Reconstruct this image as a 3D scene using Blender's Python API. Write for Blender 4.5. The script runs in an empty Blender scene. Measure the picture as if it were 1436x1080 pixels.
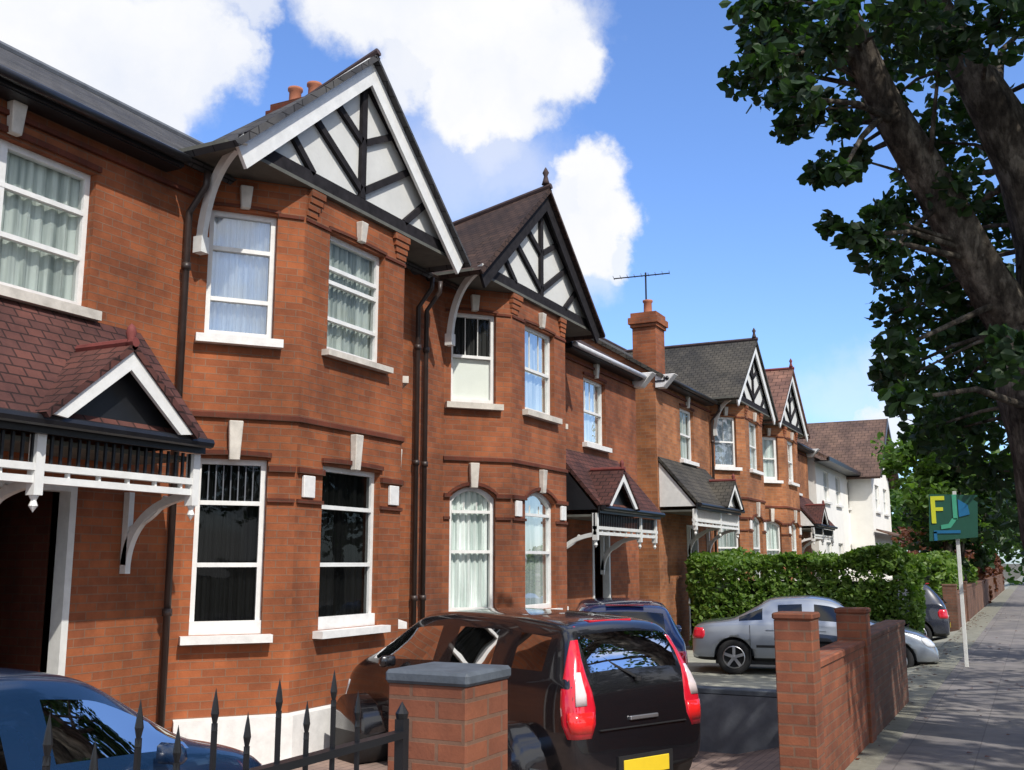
import bpy, bmesh, math, random
from math import sin, cos, pi, radians, sqrt, atan2
from mathutils import Vector, Matrix, noise
random.seed(7)
C = bpy.data.collections.new("scene"); bpy.context.scene.collection.children.link(C)
S = bpy.context.scene
S.render.engine = 'CYCLES'
S.view_settings.view_transform = 'Standard'; S.view_settings.look = 'None'
S.view_settings.gamma = 1.0; S.view_settings.exposure = 0.02
# ------------------------------------------------------------------ camera
PITCH, YAW, EYE = radians(9.75), radians(26.55), 1.7
cd = bpy.data.cameras.new("camera"); cam = bpy.data.objects.new("camera", cd); C.objects.link(cam)
cd.sensor_width = 36; cd.lens = 36*1450/1436; cd.clip_start = .05; cd.clip_end = 5000
cam.location = (0, 0, EYE); cam.rotation_euler = (pi/2+PITCH, 0, YAW-pi/2)
S.camera = cam
# ------------------------------------------------------------------ sun and sky
SUN_DIR = Vector((-.54, -.84, 1.12)).normalized()          # towards the sun
SUN_EL = math.asin(SUN_DIR.z)
sd = bpy.data.lights.new("sun", 'SUN'); sd.energy = 4.4; sd.angle = radians(.6); sd.color = (1, .95, .87)
sun = bpy.data.objects.new("sun", sd); C.objects.link(sun)
sun.rotation_euler = SUN_DIR.to_track_quat('Z', 'Y').to_euler(); sun.location = (-20, -20, 30)

def N(nt, t, **kw):
    n = nt.nodes.new(t)
    for k, v in kw.items():
        if k.startswith('i_'):
            n.inputs[k[2:].replace('_', ' ')].default_value = v
        else: setattr(n, k, v)
    return n
def L(nt, a, b): nt.links.new(a, b)
def math_node(nt, op, a, b=None, clamp=False):
    n = nt.nodes.new('ShaderNodeMath'); n.operation = op; n.use_clamp = clamp
    for i, v in enumerate((a, b)):
        if v is None: continue
        if isinstance(v, (int, float)): n.inputs[i].default_value = v
        else: nt.links.new(v, n.inputs[i])
    return n.outputs[0]

W = bpy.data.worlds.new("World"); S.world = W; W.use_nodes = True
nt = W.node_tree; nt.nodes.clear()
out = N(nt, 'ShaderNodeOutputWorld')
sky = N(nt, 'ShaderNodeTexSky'); sky.sky_type = 'NISHITA'; sky.sun_disc = False
sky.sun_elevation = SUN_EL; sky.sun_rotation = atan2(SUN_DIR.x, SUN_DIR.y)
sky.air_density = 1.0; sky.dust_density = .6; sky.ozone_density = 2.2
tint = N(nt, 'ShaderNodeMixRGB', blend_type='MULTIPLY'); tint.inputs[0].default_value = 1
tint.inputs[2].default_value = (1.0, 1.22, 1.62, 1)
L(nt, sky.outputs[0], tint.inputs[1])
bg = N(nt, 'ShaderNodeBackground'); bg.inputs[1].default_value = .15
L(nt, tint.outputs[0], bg.inputs[0])
tc = N(nt, 'ShaderNodeTexCoord')
nz = N(nt, 'ShaderNodeTexNoise'); nz.inputs['Scale'].default_value = 9; nz.inputs['Detail'].default_value = 9; nz.inputs['Roughness'].default_value = .62
L(nt, tc.outputs['Generated'], nz.inputs['Vector'])
sb = N(nt, 'ShaderNodeVectorMath', operation='SUBTRACT'); L(nt, nz.outputs['Color'], sb.inputs[0]); sb.inputs[1].default_value = (.5, .5, .5)
sc = N(nt, 'ShaderNodeVectorMath', operation='SCALE'); L(nt, sb.outputs[0], sc.inputs[0]); sc.inputs['Scale'].default_value = .12
ad = N(nt, 'ShaderNodeVectorMath', operation='ADD'); L(nt, tc.outputs['Generated'], ad.inputs[0]); L(nt, sc.outputs[0], ad.inputs[1])
def cdir(az, el):       # az: degrees left of the street direction
    a, e = radians(az), radians(el); return (cos(e)*cos(a), cos(e)*sin(a), sin(e))
# white cumulus banks: azimuth, elevation, radius, strength
CLOUDS = [(56.7,26.1,0.113,1),(52.6,25.9,0.073,1),(49.3,25.2,0.063,1),(46.4,25.9,0.067,1),(43.7,25.9,0.041,1),(45.9,23.6,0.040,1),(48.8,23.2,0.040,1),(42.6,26.8,0.024,0.9),(53.8,23.7,0.060,1),(45.4,28.5,0.033,0.7),(42.7,29.5,0.033,0.8),(36.7,30.5,0.053,1),(33.3,29.7,0.063,1),(29.9,28.7,0.083,1),(25.6,28.1,0.063,1),(23.5,27.0,0.037,1),(29.8,25.5,0.050,1),(26.5,25.5,0.047,1),(35.8,29.2,0.047,1),(21.8,29.0,0.020,0.5),(33.2,26.8,0.040,0.9),(29.8,22.5,0.073,0.42),(26.5,21.1,0.047,0.45),(31.4,21.0,0.053,0.38),(27.7,22.9,0.047,0.6),(22.3,20.4,0.032,1),(20.7,18.7,0.031,1),(22.0,17.9,0.037,1),(23.2,19.1,0.033,0.95),(20.3,16.9,0.023,0.85),(22.0,16.0,0.027,0.5),(6.8,6.6,0.030,0.85),(6.2,8.4,0.033,0.4),(8.7,8.5,0.033,0.3)]
acc = None
for az, el, r, st in CLOUDS:
    d = N(nt, 'ShaderNodeVectorMath', operation='DISTANCE'); L(nt, ad.outputs[0], d.inputs[0]); d.inputs[1].default_value = cdir(az, el)
    m = N(nt, 'ShaderNodeMapRange'); m.interpolation_type = 'SMOOTHSTEP'
    m.inputs[1].default_value = r*(1.26 if st > .7 else 1.6); m.inputs[2].default_value = r*(.66 if st > .7 else .3); m.inputs[3].default_value = 0; m.inputs[4].default_value = st
    L(nt, d.outputs['Value'], m.inputs[0])
    acc = m.outputs[0] if acc is None else math_node(nt, 'MAXIMUM', acc, m.outputs[0])
# cloud added out of view to whiten the ambient light and feed reflections
n2 = N(nt, 'ShaderNodeTexNoise'); n2.inputs['Scale'].default_value = 2.6; n2.inputs['Detail'].default_value = 8
L(nt, tc.outputs['Generated'], n2.inputs['Vector'])
m2 = N(nt, 'ShaderNodeMapRange'); m2.interpolation_type = 'SMOOTHSTEP'; m2.inputs[1].default_value = .40; m2.inputs[2].default_value = .52
L(nt, n2.outputs[0], m2.inputs[0])
sx = N(nt, 'ShaderNodeSeparateXYZ'); L(nt, tc.outputs['Generated'], sx.inputs[0])
m3 = N(nt, 'ShaderNodeMapRange'); m3.inputs[1].default_value = 0; m3.inputs[2].default_value = -.3
sumxy = math_node(nt, 'ADD', sx.outputs[0], sx.outputs[1]); L(nt, sumxy, m3.inputs[0])
m4 = N(nt, 'ShaderNodeMapRange'); m4.inputs[1].default_value = .66; m4.inputs[2].default_value = .8; L(nt, sx.outputs[2], m4.inputs[0])
away = math_node(nt, 'MAXIMUM', m3.outputs[0], m4.outputs[0])
acc = math_node(nt, 'MAXIMUM', acc, math_node(nt, 'MULTIPLY', m2.outputs[0], away))
cb = N(nt, 'ShaderNodeBackground')
n3 = N(nt, 'ShaderNodeTexNoise'); n3.inputs['Scale'].default_value = 4; n3.inputs['Detail'].default_value = 6; L(nt, ad.outputs[0], n3.inputs['Vector'])
cr = N(nt, 'ShaderNodeValToRGB'); cr.color_ramp.elements[0].position = .30; cr.color_ramp.elements[0].color = (.80, .85, .97, 1)
cr.color_ramp.elements[1].position = .52; cr.color_ramp.elements[1].color = (1, 1, 1, 1); L(nt, n3.outputs[0], cr.inputs[0])
L(nt, cr.outputs[0], cb.inputs[0]); cb.inputs[1].default_value = 1.0
mx = N(nt, 'ShaderNodeMixShader'); L(nt, acc, mx.inputs[0]); L(nt, bg.outputs[0], mx.inputs[1]); L(nt, cb.outputs[0], mx.inputs[2])
L(nt, mx.outputs[0], out.inputs[0])

# ------------------------------------------------------------------ materials
def newmat(name):
    m = bpy.data.materials.new(name); m.use_nodes = True
    nt = m.node_tree; nt.nodes.clear(); o = N(nt, 'ShaderNodeOutputMaterial'); p = N(nt, 'ShaderNodeBsdfPrincipled')
    L(nt, p.outputs[0], o.inputs[0]); return m, nt, p, o
def mat(name, col, rough=.6, metal=0, var=.25, scale=6, bump=.0, coat=0, spec=.5, bscale=None, stretch=None):
    m, nt, p, o = newmat(name)
    tc = N(nt, 'ShaderNodeTexCoord'); src = tc.outputs['Object']
    if stretch:
        mp = N(nt, 'ShaderNodeMapping'); mp.inputs['Scale'].default_value = stretch; L(nt, src, mp.inputs[0]); src = mp.outputs[0]
    n = N(nt, 'ShaderNodeTexNoise'); n.inputs['Scale'].default_value = scale; n.inputs['Detail'].default_value = 8
    n.inputs['Roughness'].default_value = .65; L(nt, src, n.inputs['Vector'])
    r = N(nt, 'ShaderNodeValToRGB'); r.color_ramp.elements[0].position = .3; r.color_ramp.elements[1].position = .7
    r.color_ramp.elements[0].color = (*[c*(1-var) for c in col], 1); r.color_ramp.elements[1].color = (*[min(1, c*(1+var)) for c in col], 1)
    L(nt, n.outputs[0], r.inputs[0]); L(nt, r.outputs[0], p.inputs['Base Color'])
    p.inputs['Roughness'].default_value = rough; p.inputs['Metallic'].default_value = metal
    p.inputs['Coat Weight'].default_value = coat; p.inputs['Coat Roughness'].default_value = .04
    p.inputs['Specular IOR Level'].default_value = spec
    if bump:
        b = N(nt, 'ShaderNodeBump'); b.inputs['Strength'].default_value = bump; b.inputs['Distance'].default_value = .01
        n4 = N(nt, 'ShaderNodeTexNoise'); n4.inputs['Scale'].default_value = bscale or scale*6; n4.inputs['Detail'].default_value = 6
        L(nt, src, n4.inputs['Vector']); L(nt, n4.outputs[0], b.inputs['Height']); L(nt, b.outputs[0], p.inputs['Normal'])
    return m
def brickmat(name, c1, c2, mortar, bw=.225, rh=.075, ms=.006, big=.42, bump=.45, off=.5, smooth=.15):
    m, nt, p, o = newmat(name)
    uv = N(nt, 'ShaderNodeUVMap'); uv.uv_map = 'uv'
    b = N(nt, 'ShaderNodeTexBrick'); b.offset = off
    b.inputs['Scale'].default_value = 1; b.inputs['Brick Width'].default_value = bw; b.inputs['Row Height'].default_value = rh
    b.inputs['Mortar Size'].default_value = ms; b.inputs['Mortar Smooth'].default_value = smooth; b.inputs['Bias'].default_value = -.1
    b.inputs['Color1'].default_value = (*c1, 1); b.inputs['Color2'].default_value = (*c2, 1); b.inputs['Mortar'].default_value = (*mortar, 1)
    L(nt, uv.outputs[0], b.inputs['Vector'])
    tc = N(nt, 'ShaderNodeTexCoord')
    n = N(nt, 'ShaderNodeTexNoise'); n.inputs['Scale'].default_value = .9; n.inputs['Detail'].default_value = 7; n.inputs['Roughness'].default_value = .7
    L(nt, tc.outputs['Object'], n.inputs['Vector'])
    r = N(nt, 'ShaderNodeValToRGB'); r.color_ramp.elements[0].position = .36; r.color_ramp.elements[1].position = .62
    r.color_ramp.elements[0].color = (1-big, 1-big*.95, 1-big*.8, 1); r.color_ramp.elements[1].color = (1.12, 1.1, 1.05, 1)
    L(nt, n.outputs[0], r.inputs[0])
    # streaky rain wear, longer down the wall than across
    mp = N(nt, 'ShaderNodeMapping'); mp.inputs['Scale'].default_value = (2.2, 2.2, .8); L(nt, tc.outputs['Object'], mp.inputs[0])
    n5 = N(nt, 'ShaderNodeTexNoise'); n5.inputs['Scale'].default_value = 1; n5.inputs['Detail'].default_value = 5; L(nt, mp.outputs[0], n5.inputs['Vector'])
    r5 = N(nt, 'ShaderNodeValToRGB'); r5.color_ramp.elements[0].position = .35; r5.color_ramp.elements[0].color = (.80, .80, .78, 1)
    r5.color_ramp.elements[1].position = .6; r5.color_ramp.elements[1].color = (1.04, 1.02, 1, 1); L(nt, n5.outputs[0], r5.inputs[0])
    x1 = N(nt, 'ShaderNodeMixRGB', blend_type='MULTIPLY'); x1.inputs[0].default_value = 1; L(nt, b.outputs[0], x1.inputs[1]); L(nt, r.outputs[0], x1.inputs[2])
    x2 = N(nt, 'ShaderNodeMixRGB', blend_type='MULTIPLY'); x2.inputs[0].default_value = 1; L(nt, x1.outputs[0], x2.inputs[1]); L(nt, r5.outputs[0], x2.inputs[2])
    L(nt, x2.outputs[0], p.inputs['Base Color']); p.inputs['Roughness'].default_value = .88; p.inputs['Specular IOR Level'].default_value = .25
    bp = N(nt, 'ShaderNodeBump'); bp.inputs['Strength'].default_value = bump; bp.inputs['Distance'].default_value = .008; bp.invert = True
    n6 = N(nt, 'ShaderNodeTexNoise'); n6.inputs['Scale'].default_value = 60; L(nt, tc.outputs['Object'], n6.inputs['Vector'])
    h = math_node(nt, 'ADD', b.outputs['Fac'], math_node(nt, 'MULTIPLY', n6.outputs[0], .4))
    L(nt, h, bp.inputs['Height']); L(nt, bp.outputs[0], p.inputs['Normal'])
    return m
M = {}
M['brick'] = brickmat('brick', (.355,.112,.045), (.245,.078,.036), (.25,.13,.08))
M['brick_b'] = brickmat('brick_b', (.34,.112,.050), (.235,.079,.040), (.24,.13,.085))
M['brick_c'] = brickmat('brick_c', (.43,.175,.076), (.30,.115,.054), (.32,.2,.13))
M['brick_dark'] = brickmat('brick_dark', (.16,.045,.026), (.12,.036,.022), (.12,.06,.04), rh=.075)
M['brick_wall'] = brickmat('brick_wall', (.33,.115,.06), (.24,.085,.05), (.24,.13,.085), ms=.008, big=.45)
M['brick_brown'] = brickmat('brick_brown', (.22,.105,.07), (.15,.08,.055), (.17,.12,.09), ms=.009, big=.45)
M['stone'] = mat('stone', (.56,.52,.46), .8, var=.25, scale=5, bump=.2)
M['stone_w'] = mat('stone_w', (.73,.72,.70), .65, var=.12, scale=8, bump=.12)
M['sillgrey'] = mat('sillgrey', (.36,.34,.33), .8, var=.2, scale=6, bump=.2)
M['white'] = mat('white', (.74,.74,.72), .5, var=.10, scale=7, bump=.06)
M['white_old'] = mat('white_old', (.66,.66,.63), .5, var=.13, scale=6)
M['panel'] = mat('panel', (.61,.61,.585), .85, var=.07, scale=3, bump=.25)
M['black_timber'] = mat('black_timber', (.020,.018,.020), .85, var=.4, scale=9, spec=.15)
M['dark_paint'] = mat('dark_paint', (.012,.013,.016), .4, var=.3, scale=6)
M['soffit'] = mat('soffit', (.10,.10,.085), .8, var=.25, scale=4)
M['slate'] = brickmat('slate', (.075,.075,.080), (.055,.055,.060), (.016,.016,.018), bw=.26, rh=.2, ms=.007, big=.4, bump=.6)
M['tile_brown'] = brickmat('tile_brown', (.075,.045,.036), (.050,.032,.028), (.02,.013,.012), bw=.17, rh=.11, ms=.008, big=.45, bump=.7)
M['tile_red'] = brickmat('tile_red', (.125,.050,.042), (.085,.038,.035), (.035,.018,.017), bw=.17, rh=.11, ms=.009, big=.5, bump=.7)
M['tile_grey'] = brickmat('tile_grey', (.085,.078,.068), (.060,.056,.050), (.025,.024,.022), bw=.17, rh=.13, ms=.009, big=.45, bump=.7)
M['tile_clay'] = brickmat('tile_clay', (.235,.125,.095), (.185,.10,.08), (.08,.045,.035), bw=.3, rh=.22, ms=.012, big=.35, bump=.7)
M['tile_far'] = brickmat('tile_far', (.165,.105,.085), (.13,.085,.07), (.06,.04,.033), bw=.3, rh=.22, ms=.012, big=.4, bump=.7)
M['ridge'] = mat('ridge', (.05,.03,.03), .8, var=.3)
M['ridge_red'] = mat('ridge_red', (.16,.035,.03), .8, var=.3)
M['pipe'] = mat('pipe', (.040,.026,.022), .45, var=.3, scale=4)
M['gutter'] = mat('gutter', (.012,.012,.014), .35, var=.3)
M['gutter_w'] = mat('gutter_w', (.55,.56,.60), .4, var=.15)
M['render_w'] = mat('render_w', (.86,.84,.79), .85, var=.06, scale=1.5, bump=.3)
M['lead'] = mat('lead', (.11,.12,.14), .6, var=.25)
M['slab'] = mat('slab', (.075,.088,.105), .75, var=.35, scale=7, bump=.3)
M['iron'] = mat('iron', (.008,.008,.009), .38, var=.3)
M['terracotta'] = mat('terracotta', (.36,.13,.07), .85, var=.2)
M['door'] = mat('door', (.010,.011,.013), .3, var=.2)
M['interior'] = mat('interior', (.035,.032,.03), .9, var=.1)
M['dkgreen'] = mat('dkgreen', (.004,.011,.008), .5, var=.3)
def pavemat(name, c, bw, rh, ms, mort, rough=.9):
    return brickmat(name, c, tuple(v*.86 for v in c), mort, bw=bw, rh=rh, ms=ms, big=.28, bump=.25)
M['pave'] = pavemat('pave', (.215,.202,.20), .9, .6, .006, (.15,.14,.14))
M['edge'] = mat('edge', (.20,.195,.155), .9, var=.25, scale=4, bump=.4)
M['kerb'] = mat('kerb', (.34,.33,.31), .85, var=.2, scale=6, bump=.3)
M['asphalt'] = mat('asphalt', (.055,.055,.058), .9, var=.3, scale=3, bump=.6, bscale=90)
M['fore'] = pavemat('fore', (.30,.22,.19), .2, .1, .006, (.17,.13,.12))
M['fore2'] = mat('fore2', (.30,.30,.25), .9, var=.25, scale=2, bump=.4)
M['earth'] = mat('earth', (.09,.08,.05), .95, var=.3, scale=1)
M['roadpaint'] = mat('roadpaint', (.7,.7,.68), .7, var=.1)
M['bark'] = mat('bark', (.115,.095,.078), .95, var=.6, spec=.15, scale=3.0, bump=1.0, bscale=14, stretch=(1, 1, .5))
def barkmat():
    m, nt, p, o = newmat('bark'); tc = N(nt, 'ShaderNodeTexCoord')
    mp = N(nt, 'ShaderNodeMapping'); mp.inputs['Scale'].default_value = (1, 1, .45); L(nt, tc.outputs['Object'], mp.inputs[0])
    n = N(nt, 'ShaderNodeTexNoise'); n.inputs['Scale'].default_value = 7; n.inputs['Detail'].default_value = 9; n.inputs['Roughness'].default_value = .7; L(nt, mp.outputs[0], n.inputs['Vector'])
    v = N(nt, 'ShaderNodeTexVoronoi'); v.inputs['Scale'].default_value = 9; v.feature = 'DISTANCE_TO_EDGE'
    ds = N(nt, 'ShaderNodeVectorMath', operation='ADD'); L(nt, mp.outputs[0], ds.inputs[0]); sc_ = N(nt, 'ShaderNodeVectorMath', operation='SCALE'); sc_.inputs['Scale'].default_value = .25; L(nt, n.outputs['Color'], sc_.inputs[0]); L(nt, sc_.outputs[0], ds.inputs[1]); L(nt, ds.outputs[0], v.inputs['Vector'])
    r_ = N(nt, 'ShaderNodeValToRGB'); e = r_.color_ramp.elements; e[0].position = .36; e[0].color = (.022,.018,.015,1); e[1].position = .66; e[1].color = (.21,.185,.15,1)
    x = r_.color_ramp.elements.new(.5); x.color = (.078,.066,.053,1); L(nt, n.outputs[0], r_.inputs[0]); L(nt, r_.outputs[0], p.inputs['Base Color'])
    p.inputs['Roughness'].default_value = .95; p.inputs['Specular IOR Level'].default_value = .15
    b = N(nt, 'ShaderNodeBump'); b.inputs['Strength'].default_value = 1; b.inputs['Distance'].default_value = .05
    h = math_node(nt, 'ADD', math_node(nt, 'MINIMUM', v.outputs['Distance'], .12), math_node(nt, 'MULTIPLY', n.outputs[0], .5)); L(nt, h, b.inputs['Height']); L(nt, b.outputs[0], p.inputs['Normal'])
    return m
M['bark'] = barkmat()
M['twig'] = mat('twig', (.06,.05,.04), .9, var=.3, scale=6)
def leafmat(name, a, b, tr=.35):
    m, nt, p, o = newmat(name)
    g = N(nt, 'ShaderNodeNewGeometry'); r = N(nt, 'ShaderNodeValToRGB')
    r.color_ramp.elements[0].color = (*a, 1); r.color_ramp.elements[1].color = (*b, 1); L(nt, g.outputs['Random Per Island'], r.inputs[0])
    L(nt, r.outputs[0], p.inputs['Base Color']); p.inputs['Roughness'].default_value = .5; p.inputs['Specular IOR Level'].default_value = .4
    t = N(nt, 'ShaderNodeBsdfTranslucent'); br = N(nt, 'ShaderNodeMixRGB', blend_type='MULTIPLY'); br.inputs[0].default_value = 1
    br.inputs[2].default_value = (1.5, 1.7, .6, 1); L(nt, r.outputs[0], br.inputs[1]); L(nt, br.outputs[0], t.inputs[0])
    x = N(nt, 'ShaderNodeMixShader'); x.inputs[0].default_value = tr; L(nt, p.outputs[0], x.inputs[1]); L(nt, t.outputs[0], x.inputs[2]); L(nt, x.outputs[0], o.inputs[0])
    return m
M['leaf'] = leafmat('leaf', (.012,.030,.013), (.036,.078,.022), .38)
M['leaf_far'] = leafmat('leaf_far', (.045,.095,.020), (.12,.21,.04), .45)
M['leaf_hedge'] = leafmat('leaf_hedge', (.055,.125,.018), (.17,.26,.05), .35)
M['leaf_red'] = leafmat('leaf_red', (.07,.02,.015), (.17,.06,.03), .25)
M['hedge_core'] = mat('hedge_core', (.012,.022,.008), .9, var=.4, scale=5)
def glassmat(name, tintc=(.94,.96,.95), base=.04, gain=.62):
    m, nt, p, o = newmat(name); nt.nodes.remove(p)
    t = N(nt, 'ShaderNodeBsdfTransparent'); t.inputs[0].default_value = (*tintc, 1)
    g = N(nt, 'ShaderNodeBsdfGlossy'); g.inputs['Roughness'].default_value = .015
    tc = N(nt, 'ShaderNodeTexCoord'); n = N(nt, 'ShaderNodeTexNoise'); n.inputs['Scale'].default_value = 1.3; L(nt, tc.outputs['Object'], n.inputs['Vector'])
    b = N(nt, 'ShaderNodeBump'); b.inputs['Strength'].default_value = .12; b.inputs['Distance'].default_value = .05; L(nt, n.outputs[0], b.inputs['Height']); L(nt, b.outputs[0], g.inputs['Normal'])
    f = N(nt, 'ShaderNodeFresnel'); f.inputs[0].default_value = 1.45
    k = math_node(nt, 'ADD', math_node(nt, 'MULTIPLY', f.outputs[0], gain), base, True)
    x = N(nt, 'ShaderNodeMixShader'); L(nt, k, x.inputs[0]); L(nt, t.outputs[0], x.inputs[1]); L(nt, g.outputs[0], x.inputs[2]); L(nt, x.outputs[0], o.inputs[0])
    return m
M['glass'] = glassmat('glass', base=-.015)
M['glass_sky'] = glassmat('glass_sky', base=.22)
M['glass_dark'] = glassmat('glass_dark', (.5,.52,.52), .0)
def curtainmat(name, a, b, sc=(14, 14, .6)):
    m, nt, p, o = newmat(name)
    tc = N(nt, 'ShaderNodeTexCoord'); mp = N(nt, 'ShaderNodeMapping'); mp.inputs['Scale'].default_value = sc; L(nt, tc.outputs['Object'], mp.inputs[0])
    n = N(nt, 'ShaderNodeTexNoise'); n.inputs['Scale'].default_value = 1; n.inputs['Detail'].default_value = 5; L(nt, mp.outputs[0], n.inputs['Vector'])
    r = N(nt, 'ShaderNodeValToRGB'); r.color_ramp.elements[0].position = .36; r.color_ramp.elements[1].position = .62
    r.color_ramp.elements[0].color = (*a, 1); r.color_ramp.elements[1].color = (*b, 1); L(nt, n.outputs[0], r.inputs[0]); L(nt, r.outputs[0], p.inputs['Base Color'])
    p.inputs['Roughness'].default_value = .9; return m
M['net'] = curtainmat('net', (.42,.50,.47), (.86,.90,.88))
M['net_grey'] = curtainmat('net_grey', (.30,.35,.33), (.74,.80,.75))
M['net_sky'] = curtainmat('net_sky', (.72,.80,.90), (.90,.94,.97), (5, 5, .8))  # net curtain tinted pale blue to carry the sky's reflection in its colour
M['blind'] = mat('blind', (.74,.76,.71), .8, var=.05, scale=2)
M['dkcurtain'] = curtainmat('dkcurtain', (.012,.012,.012), (.035,.035,.035), (20, 20, .3))

# ------------------------------------------------------------------ mesh helpers
class MB:
    def __init__(s): s.v = []; s.f = []; s.mi = []
    def face(s, pts, mi=0):
        k = len(s.v); s.v += [tuple(p) for p in pts]; s.f.append(list(range(k, k+len(pts)))); s.mi.append(mi)
    def hexa(s, a, mi=0):   # 8 points: bottom ring 4, top ring 4
        k = len(s.v); s.v += [tuple(p) for p in a]
        for q in ((0,3,2,1),(4,5,6,7),(0,1,5,4),(1,2,6,5),(2,3,7,6),(3,0,4,7)): s.f.append([k+i for i in q]); s.mi.append(mi)
    def box(s, x0, x1, y0, y1, z0, z1, mi=0):
        s.hexa([(x0,y0,z0),(x1,y0,z0),(x1,y1,z0),(x0,y1,z0),(x0,y0,z1),(x1,y0,z1),(x1,y1,z1),(x0,y1,z1)], mi)
    def bar(s, a, b, w, h, up=(0,0,1), mi=0):   # rectangular bar from a to b; h measured along 'up'
        a, b = Vector(a), Vector(b); d = (b-a).normalized(); u = Vector(up); sd = d.cross(u)
        if sd.length < 1e-4: sd = d.cross(Vector((1,0,0)))
        sd.normalize(); u = sd.cross(d).normalized()
        r = [(-w/2,-h/2),(w/2,-h/2),(w/2,h/2),(-w/2,h/2)]
        s.hexa([a+sd*p+u*q for p, q in r]+[b+sd*p+u*q for p, q in r], mi)
    def tube(s, pts, rad, n=8, caps=True, mi=0, rough=0, seed=0):
        pts = [Vector(p) for p in pts]; rings = []; k0 = len(s.v)
        if isinstance(rad, (int, float)): rad = [rad]*len(pts)
        up = Vector((0,0,1)); prev = None
        for i, p in enumerate(pts):
            d = (pts[min(i+1, len(pts)-1)]-pts[max(i-1, 0)]).normalized()
            if prev is None:
                a = d.cross(up)
                if a.length < .05: a = d.cross(Vector((1,0,0)))
                a.normalize()
            else: a = (prev-d*prev.dot(d)).normalized()
            prev = a; b = d.cross(a); ring = []
            for j in range(n):
                t = 2*pi*j/n; rr = rad[i]
                if rough: rr *= 1+rough*noise.noise(p*2.2+Vector((cos(t)*1.7, sin(t)*1.7, seed)))
                ring.append(len(s.v)); s.v.append(tuple(p+a*cos(t)*rr+b*sin(t)*rr))
            rings.append(ring)
        for r0, r1 in zip(rings, rings[1:]):
            for j in range(n): s.f.append([r0[j], r0[(j+1)%n], r1[(j+1)%n], r1[j]]); s.mi.append(mi)
        if caps: s.f.append(rings[0][::-1]); s.mi.append(mi); s.f.append(rings[-1][:]); s.mi.append(mi)
    def lathe(s, prof, c, axis='z', n=24, mi=0):  # prof: (r, h)
        c = Vector(c); rings = []
        for r, h in prof:
            ring = []
            for j in range(n):
                t = 2*pi*j/n
                p = {'z': (r*cos(t), r*sin(t), h), 'y': (r*cos(t), h, r*sin(t))}[axis]
                ring.append(len(s.v)); s.v.append(tuple(c+Vector(p)))
            rings.append(ring)
        for a, b in zip(rings, rings[1:]):
            for j in range(n): s.f.append([a[j], a[(j+1)%n], b[(j+1)%n], b[j]]); s.mi.append(mi)
    def prism(s, poly, vec, mi=0):
        vec = Vector(vec); poly = [Vector(p) for p in poly]; n = len(poly); k = len(s.v)
        s.v += [tuple(p) for p in poly]+[tuple(p+vec) for p in poly]
        s.f.append(list(range(k, k+n))); s.f.append([k+n+i for i in range(n)][::-1]); s.mi += [mi, mi]
        for i in range(n): s.f.append([k+i, k+n+i, k+n+(i+1)%n, k+(i+1)%n]); s.mi.append(mi)
    def build(s, name, m, parent=None, smooth=False, bevel=0, recalc=True):
        org = parent.get('_w', None) if parent else None
        o3 = Vector(org) if org is not None else Vector((0,0,0))
        me = bpy.data.meshes.new(name); me.from_pydata([tuple(Vector(v)-o3) for v in s.v], [], s.f)
        ms = m if isinstance(m, (list, tuple)) else [m]
        for q in ms: me.materials.append(M[q] if isinstance(q, str) else q)
        for p, i in zip(me.polygons, s.mi): p.material_index = i; p.use_smooth = smooth
        if recalc:
            b = bmesh.new(); b.from_mesh(me); bmesh.ops.recalc_face_normals(b, faces=b.faces)
            if bevel:
                bmesh.ops.remove_doubles(b, verts=b.verts, dist=1e-5)
                bmesh.ops.bevel(b, geom=[e for e in b.edges], offset=bevel, segments=1, affect='EDGES', clamp_overlap=True)
            b.to_mesh(me); b.free()
        uvl = me.uv_layers.new(name='uv'); vs = me.vertices
        for p in me.polygons:
            n = p.normal
            if abs(n.z) > .97: t = Vector((1,0,0)); b = Vector((0,1,0))
            else:
                t = Vector((-n.y, n.x, 0)).normalized(); b = n.cross(t)
                if b.z < 0: b = -b
                if t.x < 0 or (abs(t.x) < 1e-6 and t.y < 0): t = -t
            for li in p.loop_indices:
                w = vs[me.loops[li].vertex_index].co+o3; uvl.data[li].uv = (w.dot(t), w.dot(b))
        o = bpy.data.objects.new(name, me); C.objects.link(o)
        if parent: o.parent = parent; o['_w'] = list(o3)
        return o
def tag(o, label=None, cat=None, group=None, kind=None):
    if label: o['label'] = label
    if cat: o['category'] = cat
    if group: o['group'] = group
    if kind: o['kind'] = kind
    return o
def empty(name, loc, label, cat, group=None):
    o = bpy.data.objects.new(name, None); C.objects.link(o); o.location = loc; o['_w'] = list(loc); o.empty_display_size = .3
    return tag(o, label, cat, group)
def struct(name, mb, m): return tag(mb.build(name, m), kind='structure')

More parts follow.
